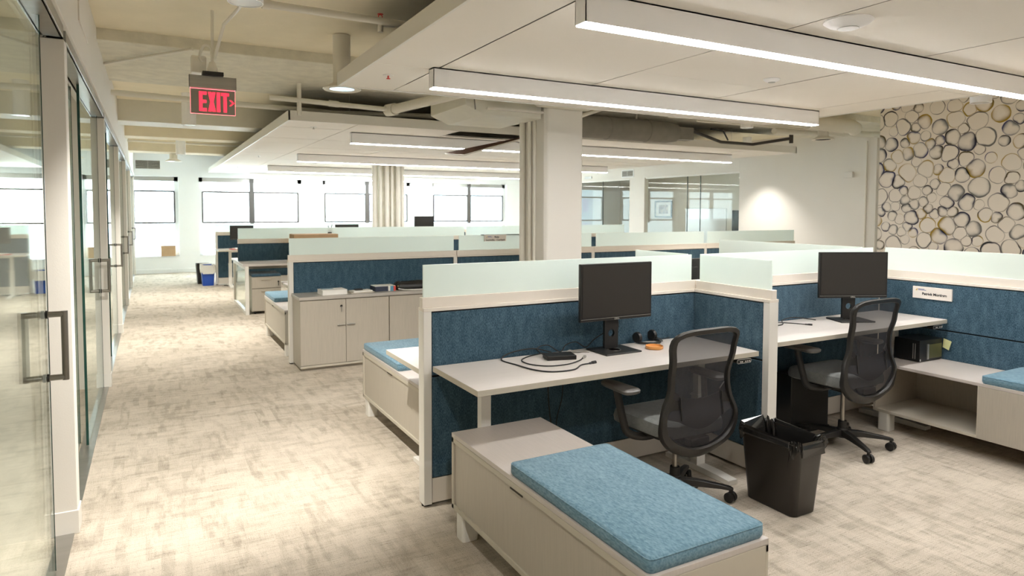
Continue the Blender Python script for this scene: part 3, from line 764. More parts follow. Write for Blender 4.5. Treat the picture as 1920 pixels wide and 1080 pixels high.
def bench(label, x0, y0, W_, L, group='low storage benches', open_part=None, top=.495, feet=True, face=-1):
    """box bench: x width W_, y length L, solid body (or an open shelf bay at open_part=(ya,yb))"""
    t = thing('storage_bench', label, 'bench', (x0, y0, 0), 0, group)
    zb = .13
    MB().box(0, 0, top-.02, W_, L, top).obj('bench_top', 'benchtop', t, .0015)
    th = .018
    b = MB()
    if open_part is None:
        b.box(.008, .004, zb+.02, W_-.008, L-.004, top-.022)
        # frame rim around the long faces
        for xx in ((0, .012), (W_-.012, W_)):
            b.box(xx[0], 0, zb, xx[1], L, zb+.022, 1).box(xx[0], 0, top-.045, xx[1], L, top-.021, 1).box(xx[0], 0, zb, xx[1], .022, top-.021, 1).box(xx[0], L-.022, zb, xx[1], L, top-.021, 1)
        b.box(.012, 0, zb, W_-.012, .012, top-.021, 1).box(.012, L-.012, zb, W_-.012, L, top-.021, 1)
        b.box(.01, .01, zb, W_-.01, L-.01, zb+.02, 1)
    else:
        ya, yb = open_part
        b.box(.0, 0, zb, W_, ya, top-.021)                       # closed part
        b.box(0, ya, zb, W_, yb, zb+.02, 1)                      # lower shelf
        b.box(W_-.015, ya, zb+.02, W_, yb, top-.021)             # back
        b.box(0, yb-.018, zb+.02, W_-.015, yb, top-.021)         # far end
        b.box(.0, ya-.001, zb+.02, .012, ya+.004, top-.021, 1)
    b.obj('body', ['laminate', 'edge'], t, .0015)
    # finger notch in the lid edge
    if open_part is None:
        MB().box(-.0012, L*.52, top-.052, .002, L*.52+.10, top-.046).obj('finger_notch', 'seam', t)
    for (fx, fy) in ((.05, .07), (W_-.05, .07), (.05, L-.07), (W_-.05, L-.07)):
        m = MB(); P = rect(.042, .042, .018); m.prism([(p[0]+fx, p[1]+fy) for p in P], 0, zb); m.obj('foot', 'white', t, .002)
    return t
def cushion(label, x0, y0, x1, y1, z=.495, h=.05):
    w, d = (x1-x0)/2, (y1-y0)/2
    t = thing('seat_cushion', label, 'cushion', (x0+w, y0+d, z), 0, 'blue bench cushions')
    m = MB(); prev = []
    prof = [(.0, .006), (.012, .0), (h-.012, .0), (h-.004, .005), (h, .014)]
    V = []; F = []; n = None
    for zz, ins in prof:
        P = rect(w-ins, d-ins, max(.022-ins*.5, .006)); n = len(P); V += [(p[0], p[1], zz) for p in P]
    for j in range(len(prof)-1):
        for i in range(n): F.append((j*n+i, j*n+(i+1) % n, (j+1)*n+(i+1) % n, (j+1)*n+i))
    F.append(tuple(range(n))[::-1]); F.append(tuple((len(prof)-1)*n+i for i in range(n)))
    m.add(V, F).obj('pad', 'cushion', t, smooth=True)
    sm = MB().tube([(p[0], p[1], h-.006) for p in rect(w-.002, d-.002, .02)], .0022, 6, closed=True).obj('seam', 'cushion', t, smooth=True)
    return t

# near spine (faces the camera) and its returns
PGp = 'workstation partition screens'
partition('blue fabric partition with frosted glass behind the nearest desk', 1.222, 3.225, 1.888, 0, ends=(True, False), glass=(.012, .018))
partition('blue partition with frosted glass behind the desk of the second cubicle', 3.115, 3.225, 1.945, 0, ends=(False, False), glass=(.06, .05))
partition('short blue side partition ending in a white post beside the bin', 3.125, 2.59, .60, PI/2, ends=(True, False), glass=(.02, .02))
partition('long blue side partition carrying the name card, right of the second cubicle', 5.09, .3, 2.89, PI/2, ends=(True, False), glass=(.02, .02))
partition('side partition beyond the second cubicle, seen by its frosted glass', 4.98, 3.262, 1.55, PI/2, ends=(False, True), glass=(.03, .01))
partition('short side partition behind the nearest spine, only its glass showing', 3.115, 3.262, .56, PI/2, ends=(False, True), glass=(.02, .01))
# middle spine
S2 = 6.91
partition('blue partition with frosted glass behind the grey cabinets', 1.205, S2, 1.84, 0, ends=(True, True), glass=(.012, .03))
partition('partition of the middle row hidden partly by the square column', 3.05, S2, 1.90, 0, ends=(False, True), glass=(.03, .03))
partition('partition of the middle row right of the square column', 4.955, S2, 1.93, 0, ends=(False, True), glass=(.04, .03))
partition('rightmost partition of the middle row, ending before the beige wall', 6.89, S2, 1.86, 0, ends=(False, True), glass=(.03, .01))
# third row: benching table with desk-mounted screen
t = partition('desk mounted blue screen of the third row of workstations', 1.19, 11.15, 3.9, 0, ends=(False, False), glass=(.005, .01), z0=.755)
partition('long frosted screen of the third row right of the first', 5.1, 11.15, 3.7, 0, ends=(True, True), glass=(.02, .02))
partition('farthest partition by the windows, behind the standing desk', 1.17, 15.0, 1.9, 0, ends=(True, True), glass=(.0, .02))
partition('farthest row partition, second from the corridor', 3.09, 15.0, 1.9, 0, ends=(False, True), glass=(.02, .02))
partition('farthest row partition, third from the corridor', 5.0, 15.0, 1.9, 0, ends=(False, True), glass=(.02, .02))

# desks
desk('nearest desk with monitor, cables and headset', 1.265, 2.635, 3.06, 3.17, .747, legs=(.17, .19))
desk('desk of the second cubicle with a monitor and thin cable', 3.20, 2.66, 5.03, 3.175, .776, legs=(.2, .2))
desk('desk behind the nearest partition, poking out past the white post', 1.235, 3.29, 3.06, 3.85, .71, legs=(.20, .2), control=False, lf=.22)
desk('desk behind the middle partition row, corner showing left of the post', 1.27, 6.97, 3.03, 7.62, .75, legs=(.2, .2), control=False, lf=.22)
desk('raised desk in the second back cubicle behind the near spine', 3.22, 3.30, 4.93, 3.9, .75, control=False)
# low benches
bench('nearest grey storage bench with a blue cushion, at the bottom of the photo', 1.24, 1.44, .495, 1.43)
cushion('large blue cushion on the nearest bench', 1.244, 1.447, 1.728, 2.30)
bench('storage bench behind the nearest partition, beside the corridor', 1.40, 3.49, .49, 1.45)
cushion('blue cushion on the bench behind the nearest partition', 1.404, 4.13, 1.885, 4.935)
bench('storage bench behind the cabinet partition, farther down the corridor', 1.225, 7.25, .49, 1.42)
cushion('blue cushion on the bench behind the cabinet partition', 1.228, 7.95, 1.71, 8.665)
bench('open shelf bench along the right partition under the name card', 4.53, 1.1, .515, 1.78, open_part=(1.10, 1.78), top=.482)
cushion('blue cushion on the right bench with the open shelf', 4.534, 1.2, 5.04, 2.19, z=.482)

# grey cabinets in front of the middle spine
def cabinet(label, x0):
    t = thing('cabinet', label, 'cabinet', (x0, 6.49, 0), 0, 'grey two door cabinets')
    W_, D, H = .88, .37, .69
    MB().box(0, .016, .03, W_, D, H).box(.02, .04, .0, W_-.02, D, .03).obj('body', 'laminate', t, .001)
    MB().box(0, -.002, .03, W_, .016, .052).obj('plinth_rail', 'edge', t, .001)
    for i in range(2):
        d = MB().box(i*.44+.002, -.003, .056, (i+1)*.44-.002, .015, H-.008).obj('door', 'laminate', t, .0015)
        hx = .44-.085 if i == 0 else .44+.012
        MB().box(hx, -.022, .424, hx+.075, -.003, .436).obj('handle', 'alu', d, .002)
        if i == 0:
            kk = MB().cyl((.395, -.003, .615), (.395, -.012, .615), .011, n=16).obj('lock', 'black', d)
            MB().box(.392, -.020, .560, .398, -.012, .612).obj('key', 'silver', d)
    for fx in (.06, W_-.06): MB().cyl((fx, .06, -.0), (fx, .06, .03), .012, n=10).obj('levelling_foot', 'black', t)
cabinet('grey cabinet with a key in its lock, beside the corridor', 1.235)
cabinet('second grey cabinet, partly behind the nearest partition glass', 2.12)
t = thing('worktop', 'grey worktop running over both cabinets', 'worktop', (1.225, 6.47, .69))
MB().box(0, 0, .0, 1.81, .40, .03).obj('slab', 'credenza_top', t, .003)
ZC = .72
# things on the cabinets
def book(label, x, y, w, d, h, mats, rz=0, name='book', cat='book', z=ZC, g=None):
    t = thing(name, label, cat, (x, y, z), rz, g)
    MB().box(-w/2+.003, -d/2+.002, .002, w/2-.003, d/2-.003, h-.002).obj('pages', 'paper', t)
    MB().box(-w/2, -d/2, 0, w/2, d/2, .002).box(-w/2, -d/2, h-.002, w/2, d/2, h).obj('cover', mats, t)
    return t
b_ = book('thick white paper stack with a pale blue cover on the cabinets', 1.585, 6.66, .25, .19, .045, 'paper', .06)
MB().box(-.10, .02, .045, .02, .07, .0462).obj('cover_print', 'bluecover', b_)
t = thing('notebook', 'open notebook with dark cover lying on the cabinets', 'notebook', (1.86, 6.66, ZC), .1)
MB().box(-.12, -.09, 0, .12, .09, .008).obj('cover', 'edge', t); MB().box(-.09, -.08, .008, .11, .05, .02).obj('pages', 'paper', t)
MB().box(-.05, -.02, .02, .03, .03, .034).obj('clip', 'black', t, .004)
for i, (c, lab) in enumerate((('navy', 'dark spined binder at the left of the small book row'), ('paper', 'cream spined book beside the dark binder'), ('bluecover', 'blue spined book in the small row on the cabinets'), ('redpaper', 'red spined book at the right of the small row'))):
    w = (.135, .022, .03, .022)[i]; x = (2.075, 2.157, 2.186, 2.215)[i]
    t = thing('book', lab, 'book', (x, 6.70, ZC), 0, 'books on the cabinets')
    MB().box(-w/2, -.10, 0, w/2, .08, .05).obj('cover', c, t, .002)
    MB().box(-w/2+.002, -.09, .05, w/2-.002, .078, .054).obj('pages', 'paper', t)
t = thing('bag', 'black leather bag lying on the cabinets beside the books', 'bag', (2.42, 6.68, ZC))
m = MB(); prof = [(.0, .9), (.02, 1.0), (.05, .95), (.075, .7), (.085, .3)]
V = []; F = []
for zz, s in prof:
    P = rect(.19*(.55+.45*s), .085*s, .05*s); n = len(P)
    V += [(p[0]*(1+.02*math.sin(9*i)), p[1], zz+.006*math.sin(i*1.7)) for i, p in enumerate(P)]
for j in range(len(prof)-1):
    for i in range(n): F.append((j*n+i, j*n+(i+1) % n, (j+1)*n+(i+1) % n, (j+1)*n+i))
F += [tuple(range(n))[::-1], tuple((len(prof)-1)*n+i for i in range(n))]
m.add(V, F).obj('bag_body', 'black', t, smooth=True)
MB().tube(spline([(-.17, -.09, .02), (-.08, -.10, .006), (.1, -.10, .004), (.2, -.09, .012)]), .005, 8).obj('strap', 'paper', t, smooth=True)
MB().lathe([(0, -.004), (.006, -.004), (.006, 0), (0, 0)], (-.165, -.07, .045), 10, 'y').obj('rivet', 'inkgold', t)

# monitors
def monitor(label, x, y, z, rz=0, w=.505, h=.325, lift=.185, logo=True, group='desk monitors', tilt=0.0):
    t = thing('monitor', label, 'monitor', (x, y, z), rz, group)
    # screen plane faces -y, stand behind
    zb = lift
    MB().box(-w/2, -.022, zb, w/2, .0, zb+h).box(-w/2+.06, 0, zb+.05, w/2-.06, .022, zb+h-.06).obj('casing', 'black', t, .004)
    MB().box(-w/2+.014, -.0235, zb+.026, w/2-.014, -.0215, zb+h-.014).obj('screen', 'screen', t)
    MB().box(-w/2+.006, -.0236, zb+.014, w/2-.006, -.0215, zb+.0165).obj('chin_strip', 'alu', t)
    if logo: text('lettering', 'DELL', .016, 'silver', t, Matrix.Translation((0, -.0225, zb+.008)) @ Matrix.Rotation(PI/2, 4, 'X'), bold=.0004)
    nk = MB(); hw = .048; y0, y1 = .028, .045; hz = .1; hr = .022
    # neck plate with a cable hole
    n = 24; V = []; F = []
    for yy in (y0, y1):
        for k_ in range(n):
            a = 2*PI*k_/n; V.append((hr*math.cos(a), yy, hz+hr*math.sin(a)))
        for k_ in range(n):
            a = 2*PI*k_/n; c_, s_ = math.cos(a), math.sin(a); q = max(abs(c_)/hw, abs(s_)/.093)
            V.append((c_/q, yy, .1+s_/q))
    for k_ in range(n):
        j = (k_+1) % n
        F += [(k_, j, n+j, n+k_), (2*n+k_, 2*n+j, 3*n+j, 3*n+k_), (k_, j, 2*n+j, 2*n+k_), (n+k_, n+j, 3*n+j, 3*n+k_)]
    nk.add(V, F).box(-hw, y0, .19, hw, y1, zb+.2).box(-.05, .02, zb+.1, .05, y1, zb+.2)
    nk.obj('stand_neck', 'black', t)
    bs = MB().box(-.125, -.095, 0, .125, .105, .010).obj('stand_base', 'darkgrey', t, .004)
    MB().lathe([(.034, .0102), (.036, .0112), (.038, .0102)], (0, .0, 0), 28).obj('base_ring', 'silver', bs, smooth=True)
    return t
monitor('black monitor on the nearest desk, facing the camera', 2.325, 3.03, .747)
monitor('black monitor on the second cubicle desk, turned toward the camera', 4.36, 2.955, .776, -.42, lift=.165)
monitor('black monitor on the standing desk by the far windows', 1.64, 14.6, .76, 0, .45, .29, .19, False)
monitor('dark monitor standing left of the pipe wrapped column by the windows', 3.65, 14.0, .76, 0, .50, .3, .2, False)
monitor('dark monitor standing high, right of the pipe wrapped column', 5.35, 13.9, .93, 0, .46, .30, .2, False)
monitor('black monitor glimpsed through the gap between the near glass screens', 3.33, 3.62, .75, PI, .5, .33, .125, False)

# cables, dock, headset, dish on the nearest desk
Z1 = .747
t = thing('docking_station', 'small black docking station on the nearest desk', 'docking station', (1.945, 3.02, Z1), -.28)
MB().box(-.082, -.05, 0, .082, .05, .024).obj('case', 'black', t, .003)
MB().box(.03, .05, .006, .045, .052, .014).obj('status_light', 'inkblue', t)
def cable(label, pts, r, plug=None, mat='rubber', name='cable', plugmat='black'):
    p0 = Vector(pts[0]); t = thing(name, label, 'cable', p0)
    MB().tube([p-p0 for p in spline(pts, 8)], r, 8).obj('cord', mat, t, smooth=True)
    if plug:
        a = Vector(pts[-1])-p0; d = (Vector(pts[-1])-Vector(pts[-2])).normalized()
        MB().tube([a, a+d*.018, a+d*.02, a+d*.045], [r*1.6, r*1.8, r*2.6, r*2.6], 8).obj('plug', plugmat, t, smooth=True)
zc = Z1+.004
cable('long black power cord curving across the front of the nearest desk', [(1.98, 3.16, zc), (1.86, 3.17, zc+.03), (1.72, 3.17, zc+.02), (1.64, 3.12, zc), (1.655, 2.98, zc), (1.68, 2.85, zc), (1.74, 2.77, zc), (1.86, 2.755, zc), (1.95, 2.82, zc), (2.01, 2.83, zc)], .0038, True)
cable('black cable with a silver plug looping beside the docking station', [(1.90, 3.12, zc+.01), (1.82, 3.13, zc), (1.73, 3.06, zc), (1.725, 2.96, zc), (1.79, 2.88, zc), (1.90, 2.87, zc), (2.0, 2.91, zc), (2.05, 2.95, zc)], .0033, True, plugmat='silver')
cable('black cable arching from the docking station to the monitor stand', [(1.87, 3.07, zc+.015), (1.86, 3.12, zc+.04), (1.95, 3.15, zc+.045), (2.0, 3.10, zc+.012), (2.06, 3.13, zc+.04), (2.14, 3.15, zc+.045), (2.21, 3.15, zc+.01), (2.26, 3.14, zc+.05), (2.33, 3.11, zc+.10)], .003)
cable('short cable hanging behind the monitor on the nearest desk', [(2.36, 3.09, zc+.21), (2.40, 3.10, zc+.17), (2.41, 3.11, zc+.10), (2.38, 3.12, zc+.02)], .003)
cable('thin silver adapter wires beside the docking station', [(2.0, 3.06, zc+.01), (2.05, 3.08, zc+.02), (2.1, 3.10, zc+.005), (2.18, 3.07, zc)], .0028, False, 'silver')
cable('pair of cables hanging under the nearest desk in front of the blue panel', [(1.97, 3.17, .70), (1.965, 3.165, .5), (1.99, 3.165, .3), (2.02, 3.15, .12)], .004)
cable('second cable hanging under the nearest desk', [(2.06, 3.17, .70), (2.06, 3.165, .5), (2.02, 3.165, .34), (2.03, 3.15, .20)], .003)
cable('black cables tangled on the carpet behind the nearest chair', [(2.2, 3.0, .006), (2.35, 2.9, .006), (2.5, 3.0, .02), (2.62, 2.85, .006), (2.75, 2.9, .006), (2.66, 2.70, .006), (2.48, 2.78, .02), (2.4, 2.95, .006), (2.25, 2.85, .006)], .005)
cable('black cable snaking on the desk of the second cubicle', [(3.22, 3.14, .78), (3.5, 3.08, .78), (3.75, 3.05, .78), (3.85, 3.12, .795), (4.0, 3.14, .80), (4.15, 3.08, .78)], .0035)
cable('short black lead with a plug on the desk of the second cubicle', [(3.70, 3.12, .78), (3.78, 3.12, .785), (3.88, 3.06, .78), (3.92, 2.99, .78)], .003, True)
cable('thin cable drooping beneath the second cubicle desk', [(3.72, 3.15, .74), (3.66, 3.14, .5), (3.60, 3.12, .3), (3.42, 3.05, .05), (3.38, 3.0, .006)], .004)
cable('coiled cables on the carpet by the farthest partition', [(1.3, 14.7, .01), (1.45, 14.6, .01), (1.55, 14.75, .02), (1.42, 14.8, .01), (1.6, 14.85, .01)], .008)
t = thing('headset', 'black headset lying on the nearest desk beside the monitor', 'headset', (2.66, 3.12, Z1), .15)
hb = [(-.075*math.cos(a)*1.0, -.085*math.sin(a)+.02, .008+.004*math.sin(a)) for a in [PI*i/14 for i in range(15)]]
MB().tube(hb, .0065, 8, sx=1.2).obj('headband', 'black', t, smooth=True)
for s in (-1, 1):
    MB().lathe([(0, -.014), (.030, -.013), (.034, -.006), (.034, .006), (.028, .013), (0, .014)], (s*.068, .035, .036), 22, 'x' if s else 'y').obj('ear_cup', 'black', t, smooth=True)
MB().tube(spline([(.075, .03, .03), (.10, .0, .012), (.085, -.03, .008), (.06, -.05, .012)]), .003, 6).obj('microphone_boom', 'black', t, smooth=True)
MB().tube(spline([(.08, .03, .02), (.14, .03, .006), (.2, .02, .006), (.24, .04, .006)]), .0022, 6).obj('cord', 'rubber', t, smooth=True)
t = thing('coaster_dish', 'small round orange dish on the nearest desk', 'dish', (2.575, 2.975, Z1))
MB().lathe([(0, 0), (.044, 0), (.050, .004), (.052, .018), (.049, .019), (.046, .008), (0, .007)], n=36).obj('dish', 'orange', t, smooth=True)

# ================================================================ CHAIRS
def backhw(z):      # half width of the backrest by height
    K = [(.31, .11), (.34, .18), (.38, .232), (.45, .270), (.53, .262), (.60, .228), (.66, .205), (.74, .208), (.84, .222), (.92, .232), (.95, .225), (.968, .205), (.975, .18)]
    for (a, wa), (b, wb) in zip(K, K[1:]):
        if a <= z <= b:
            q = (z-a)/(b-a); return wa+(wb-wa)*q
    return K[0][1] if z < K[0][0] else K[-1][1]
def backy(x, z):
    K = [(.30, -.165), (.40, -.205), (.50, -.215), (.60, -.195), (.70, -.195), (.85, -.225), (1.0, -.262)]
    y = K[-1][1] if z > .5 else K[0][1]
    for (a, wa), (b, wb) in zip(K, K[1:]):
        if a <= z <= b:
            q = (z-a)/(b-a); q = q*q*(3-2*q); y = wa+(wb-wa)*q
    return y+.55*x*x
def task_chair(label, x, y, rz=0.0, dz=0.0, star=0.0, group='black mesh task chairs'):
    t = thing('task_chair', label, 'office chair', (x, y, 0), rz, group)
    D = Vector((0, 0, dz))
    b = MB()
    ang = [star+2*PI*i/5 for i in range(5)]
    for a in ang:
        c, s = math.cos(a), math.sin(a)
        def P(r, w, z): return [(r*c-w*s, r*s+w*c, z), (r*c+w*s, r*s-w*c, z)]
        secs = [(.02, .026, .118, .075), (.12, .023, .112, .078), (.24, .019, .093, .072), (.285, .017, .085, .066), (.305, .012, .078, .066)]
        V = []
        for r, w, zt, zb in secs: V += P(r, w*.8, zt)+P(r, w, zb)[::-1]
        F = [(0, 1, 2, 3), tuple(len(V)-4+i for i in range(4))]
        for i in range(len(secs)-1):
            for j in range(4): F.append((i*4+j, i*4+(j+1) % 4, i*4+4+(j+1) % 4, i*4+4+j))
        b.add(V, F)
    b.lathe([(.0, .065), (.034, .065), (.038, .085), (.036, .118), (.03, .13), (.0, .13)], n=24)
    b.obj('base', 'darkgrey', t, .003, smooth=True)
    for i, a in enumerate(ang):
        c, s = math.cos(a)*.292, math.sin(a)*.292; da = a+.9+i
        ux, uy = math.cos(da), math.sin(da)
        m = MB()
        m.cyl((c, s, .04), (c, s, .072), .009, n=10)
        for sg in (-1, 1):
            q0 = Vector((c+ux*.006*sg, s+uy*.006*sg, .027)); q1 = Vector((c+ux*.026*sg, s+uy*.026*sg, .027))
            m.tube([q0, q0+(q1-q0)*.15, q0+(q1-q0)*.85, q1], [.024, .027, .027, .022], 20)
        m.obj('caster', 'black', t, smooth=True)
    MB().cyl((0, 0, .13), (0, 0, .175), .028, .026, 20).obj('gas_sleeve', 'black', t, smooth=True)
    MB().cyl((0, 0, .17), (0, 0, .345+dz), .014, n=20).obj('gas_lift', 'chrome', t, smooth=True)
    MB().prism([(-.10, .345), (.14, .345), (.17, .375), (.17, .405), (-.13, .405), (-.15, .37)], -.085, .085, 'x').obj('mechanism', 'black', t, .008).location = D
    # seat
    m = MB(); V = []; F = []; n = None
    prof = [(.400, .03), (.412, .004), (.440, .0), (.462, .010), (.474, .032), (.480, .075), (.482, .14)]
    def plan(ins):
        P = rect(.245-ins, .235-ins, max(.10-ins, .03), 7); return P
    for zz, ins in prof:
        P = plan(ins); n = len(P)
        for (px_, py_) in P:
            droop = -.018*max(0, (py_-.12)/.12)**2 if zz > .43 else -.008*max(0, (py_-.12)/.12)
            V.append((px_*(1-.12*max(0, -py_)/.235), py_+.055, zz+droop+.012*(abs(px_)/.245)**2*(1 if zz > .45 else 0)))
    for j in range(len(prof)-1):
        for i in range(n): F.append((j*n+i, j*n+(i+1) % n, (j+1)*n+(i+1) % n, (j+1)*n+i))
    F += [tuple(range(n))[::-1], tuple((len(prof)-1)*n+i for i in range(n))]
    m.add(V, F).obj('seat', 'greyfab', t, smooth=True).location = D
    MB().prism([(p[0]*.9, p[1]*.9+.055) for p in plan(.02)], .388, .402).obj('seat_pan', 'black', t, .004).location = D
    # arms
    for s in (-1, 1):
        A = MB()
        A.tube(spline([(s*.10, .02, .375), (s*.20, .03, .372), (s*.275, .06, .395), (s*.292, .08, .46), (s*.305, .10, .56), (s*.312, .11, .625)], 5), .021, 10, sx=.8)
        arm = A.obj('armrest', 'darkgrey', t, smooth=True); arm.location = D
        m = MB(); V = []; F = []
        for zz, ins in ((.622, .016), (.630, .002), (.642, .0), (.650, .008), (.653, .022)):
            P = rect(.050-ins, .130-ins, max(.04-ins, .01), 7); n = len(P)
            V += [(p[0]*(1-.18*(p[1]/.122))+s*.315, p[1]+.085, zz) for p in P]
        for j in range(4):
            for i in range(n): F.append((j*n+i, j*n+(i+1) % n, (j+1)*n+(i+1) % n, (j+1)*n+i))
        F += [tuple(range(n))[::-1], tuple(4*n+i for i in range(n))]
        m.add(V, F).obj('arm_pad', 'armpad', arm, smooth=True)
    # back frame swept round the outline
    zs = [.31+(.975-.31)*i/26 for i in range(27)]
    right = [(backhw(z), z) for z in zs]; out = right+[(-w, z) for w, z in right[::-1]]
    bot = [(-.06, .297), (0, .293), (.06, .297)]; top = []
    out = right+[(.12, .977), (.06, .978), (0, .978), (-.06, .978), (-.12, .977)]+[(-w, z) for w, z in right[::-1]]+bot
    N_ = len(out); V = []; F = []; cx0, cz0 = 0, .62
    # smooth outline
    for _ in range(2):
        out = [((out[i-1][0]+2*out[i][0]+out[(i+1) % N_][0])/4, (out[i-1][1]+2*out[i][1]+out[(i+1) % N_][1])/4) for i in range(N_)]
    for i, (px_, pz) in enumerate(out):
        a, c = out[i-1], out[(i+1) % N_]; tx, tz = c[0]-a[0], c[1]-a[1]; l = math.hypot(tx, tz) or 1; nx, nz = -tz/l, tx/l   # inward
        low = max(0, min(1, (.52-pz)/.17)); wd = .030+.026*low; dp = .014+.007*low
        for (u, v) in ((0, -.6), (.12, -1), (.85, -1), (1, -.3), (1, .4), (.8, 1), (.2, 1), (0, .6)):
            qx, qz = px_+nx*wd*u, pz+nz*wd*u
            V.append((qx, backy(qx, qz)+v*dp, qz))
    for i in range(N_):
        for j in range(8): F.append((i*8+j, i*8+(j+1) % 8, ((i+1) % N_)*8+(j+1) % 8, ((i+1) % N_)*8+j))
    MB().add(V, F).obj('back_frame', 'darkgrey', t, smooth=True).location = D
    m = MB(); V = []; F = []; nx_ = 13; zz_ = [.345+(.958-.345)*i/24 for i in range(25)]
    for z in zz_:
        w = max(.02, backhw(z)-.014)
        for i in range(nx_): q = -w+2*w*i/(nx_-1); V.append((q, backy(q, z)+.002, z))
    for j in range(24):
        for i in range(nx_-1): F.append((j*nx_+i, j*nx_+i+1, (j+1)*nx_+i+1, (j+1)*nx_+i))
    m.add(V, F).obj('back_mesh', 'mesh', t, smooth=True).location = D
    m = MB(); V = []; F = []
    for i in range(17):
        q = -.235+.47*i/16; arc = .425-.075*math.cos(q/.235*PI/2)
        for j in range(4):
            z = .335+(arc-.335)*j/3; w_ = max(.05, backhw(z)-.02); qx = max(-w_, min(w_, q)); V += [(qx, backy(qx, z)-.010, z), (qx, backy(qx, z)-.002, z)]
    for i in range(16):
        for j in range(3):
            a = i*8+j*2; F += [(a, a+2, a+10, a+8), (a+1, a+9, a+11, a+3)]
        F.append((i*8+6, i*8+7, i*8+15, i*8+14))
    m.add(V, F).obj('back_shell', 'darkgrey', t, smooth=True).location = D
    # lumbar support in front of the mesh, with side paddles
    m = MB(); V = []; F = []; n = 18
    for i in range(n+1):
        q = -.155+.31*i/n; dip = .062*math.cos(q/.155*PI/2)
        for (zz, oy) in ((.505-dip*.9, .016), (.615-dip*.2, .016), (.615-dip*.2, .024), (.505-dip*.9, .024)): V.append((q, backy(q, zz)+oy, zz))
    for i in range(n):
        for j in range(4): F.append((i*4+j, i*4+(j+1) % 4, i*4+4+(j+1) % 4, i*4+4+j))
    F += [(0, 1, 2, 3), tuple(4*n+j for j in range(4))]
    m.add(V, F).obj('lumbar_support', 'black', t, smooth=True).location = D
    for s in (-1, 1):
        m = MB(); V = [(s*.140, .50), (s*.140, .635), (s*.20, .68), (s*.222, .52)]
        m.prism([(a, b_) for a, b_ in V], 0, .01, 'y'); m.v = [(v[0], backy(v[0], v[2])+.006+v[1], v[2]) for v in m.v]
        pd = m.obj('lumbar_paddle', 'black', t, .004); pd.location = D
        m = MB(); m.tube([(s*.142, backy(.142, .54)-.004, .51), (s*.142, backy(.142, .6)-.004, .625)], .004, 8).obj('adjuster_slide', 'darkgrey', pd, smooth=True)
    # yoke from mechanism to back
    MB().prism([(-.05, .352), (-.05, .392), (-.13, .40), (-.185, .40), (-.190, .355), (-.13, .345)], -.065, .065, 'x').obj('back_yoke', 'black', t, .008).location = D
    return t
task_chair('mesh backed task chair at the nearest desk', 2.46, 2.665, .0, -.01, star=-.66)
task_chair('mesh backed task chair in the second cubicle, beside the black computer', 3.985, 2.74, -.02, .035, star=-.73)

# black bin with liner
t = thing('waste_bin', 'dark brown rectangular waste bin with a black liner between the cubicles', 'waste bin', (2.905, 2.345, 0), .0)
V = []; F = []
prof = [(.0, .082, .148, .03), (.006, .088, .154, .034), (.375, .112, .186, .04), (.385, .118, .192, .042), (.385, .108, .182, .038), (.02, .082, .148, .03)]
for zz, a, b_, r_ in prof:
    P = rect(a, b_, r_, 6); n = len(P); V += [(p[0], p[1], zz) for p in P]
for j in range(len(prof)-1):
    for i in range(n): F.append((j*n+i, j*n+(i+1) % n, (j+1)*n+(i+1) % n, (j+1)*n+i))
F += [tuple(range(n))[::-1], tuple((len(prof)-1)*n+i for i in range(n))]
MB().add(V, F).obj('bin_body', 'brownblack', t, smooth=True)
def liner(parent, hw, hd, ztop, r=.04, drop=.05, mat='liner', n2=8):
    rnd = random.Random(5); V = []; F = []
    P = rect(1, 1, .3, 16); n = len(P)
    rows = [(-drop, 1.06, .006), (-drop*.5, 1.075, .007), (-.002, 1.055, .005), (.012, 1.02, .008), (.006, .95, .012), (-.04, .86, .018), (-.11, .80, .024), (-.2, .70, .02)]
    ph = [[rnd.uniform(0, 6.28) for _ in range(5)] for _ in rows]
    for j, (dz_, s, amp) in enumerate(rows):
        for i, p in enumerate(P):
            a = 2*PI*i/n
            w = amp*(math.sin(9*a+ph[0][0]+j*.8)+.7*math.sin(17*a+ph[j][1])+.5*math.sin(31*a+ph[j][2]))+rnd.uniform(-.5, .5)*amp
            V.append((p[0]*hw*s+p[0]*w*.6, p[1]*hd*s+p[1]*w*.6, ztop+dz_+w*.8+(.02*math.sin(6*a+2)*(1 if j == 0 else 0))))
    for j in range(len(rows)-1):
        for i in range(n): F.append((j*n+i, j*n+(i+1) % n, (j+1)*n+(i+1) % n, (j+1)*n+i))
    F.append(tuple((len(rows)-1)*n+i for i in range(n)))
    return MB().add(V, F).obj('bin_liner', mat, parent)
liner(t, .112, .186, .387)

# computer tower on the right bench
t = thing('desktop_computer', 'black desktop computer lying on the open shelf bench', 'computer', (4.77, 2.70, .482), -.03)
MB().box(0, 0, .004, .265, .185, .155).obj('case', 'pcblack', t, .004)
MB().box(.10, -.004, .02, .255, 0, .12).obj('drive_cover', 'pcpanel', t, .001)
MB().box(.082, -.006, .015, .10, .0, .125).obj('badge_strip', 'silver', t)
MB().box(-.002, .03, .02, 0, .035, .13).box(-.002, .045, .02, 0, .05, .13).obj('side_slots', 'silver', t)
MB().box(.004, -.0012, .008, .014, 0, .022).obj('sticker', 'paper', t)
t = thing('sticky_note', 'yellow sticky note stuck to the side of the black computer', 'note', (5.036, 2.69, .60), -1.35)
MB().add([(0, 0, -.03), (.045, -.02, -.045), (.06, -.015, .02), (.005, 0, .035), (0, .0008, -.03), (.045, -.0192, -.045), (.06, -.0142, .02), (.005, .0008, .035)], [(0, 1, 2, 3), (4, 5, 6, 7), (0, 1, 5, 4), (1, 2, 6, 5), (2, 3, 7, 6), (3, 0, 4, 7)]).obj('note_paper', 'sticky', t)
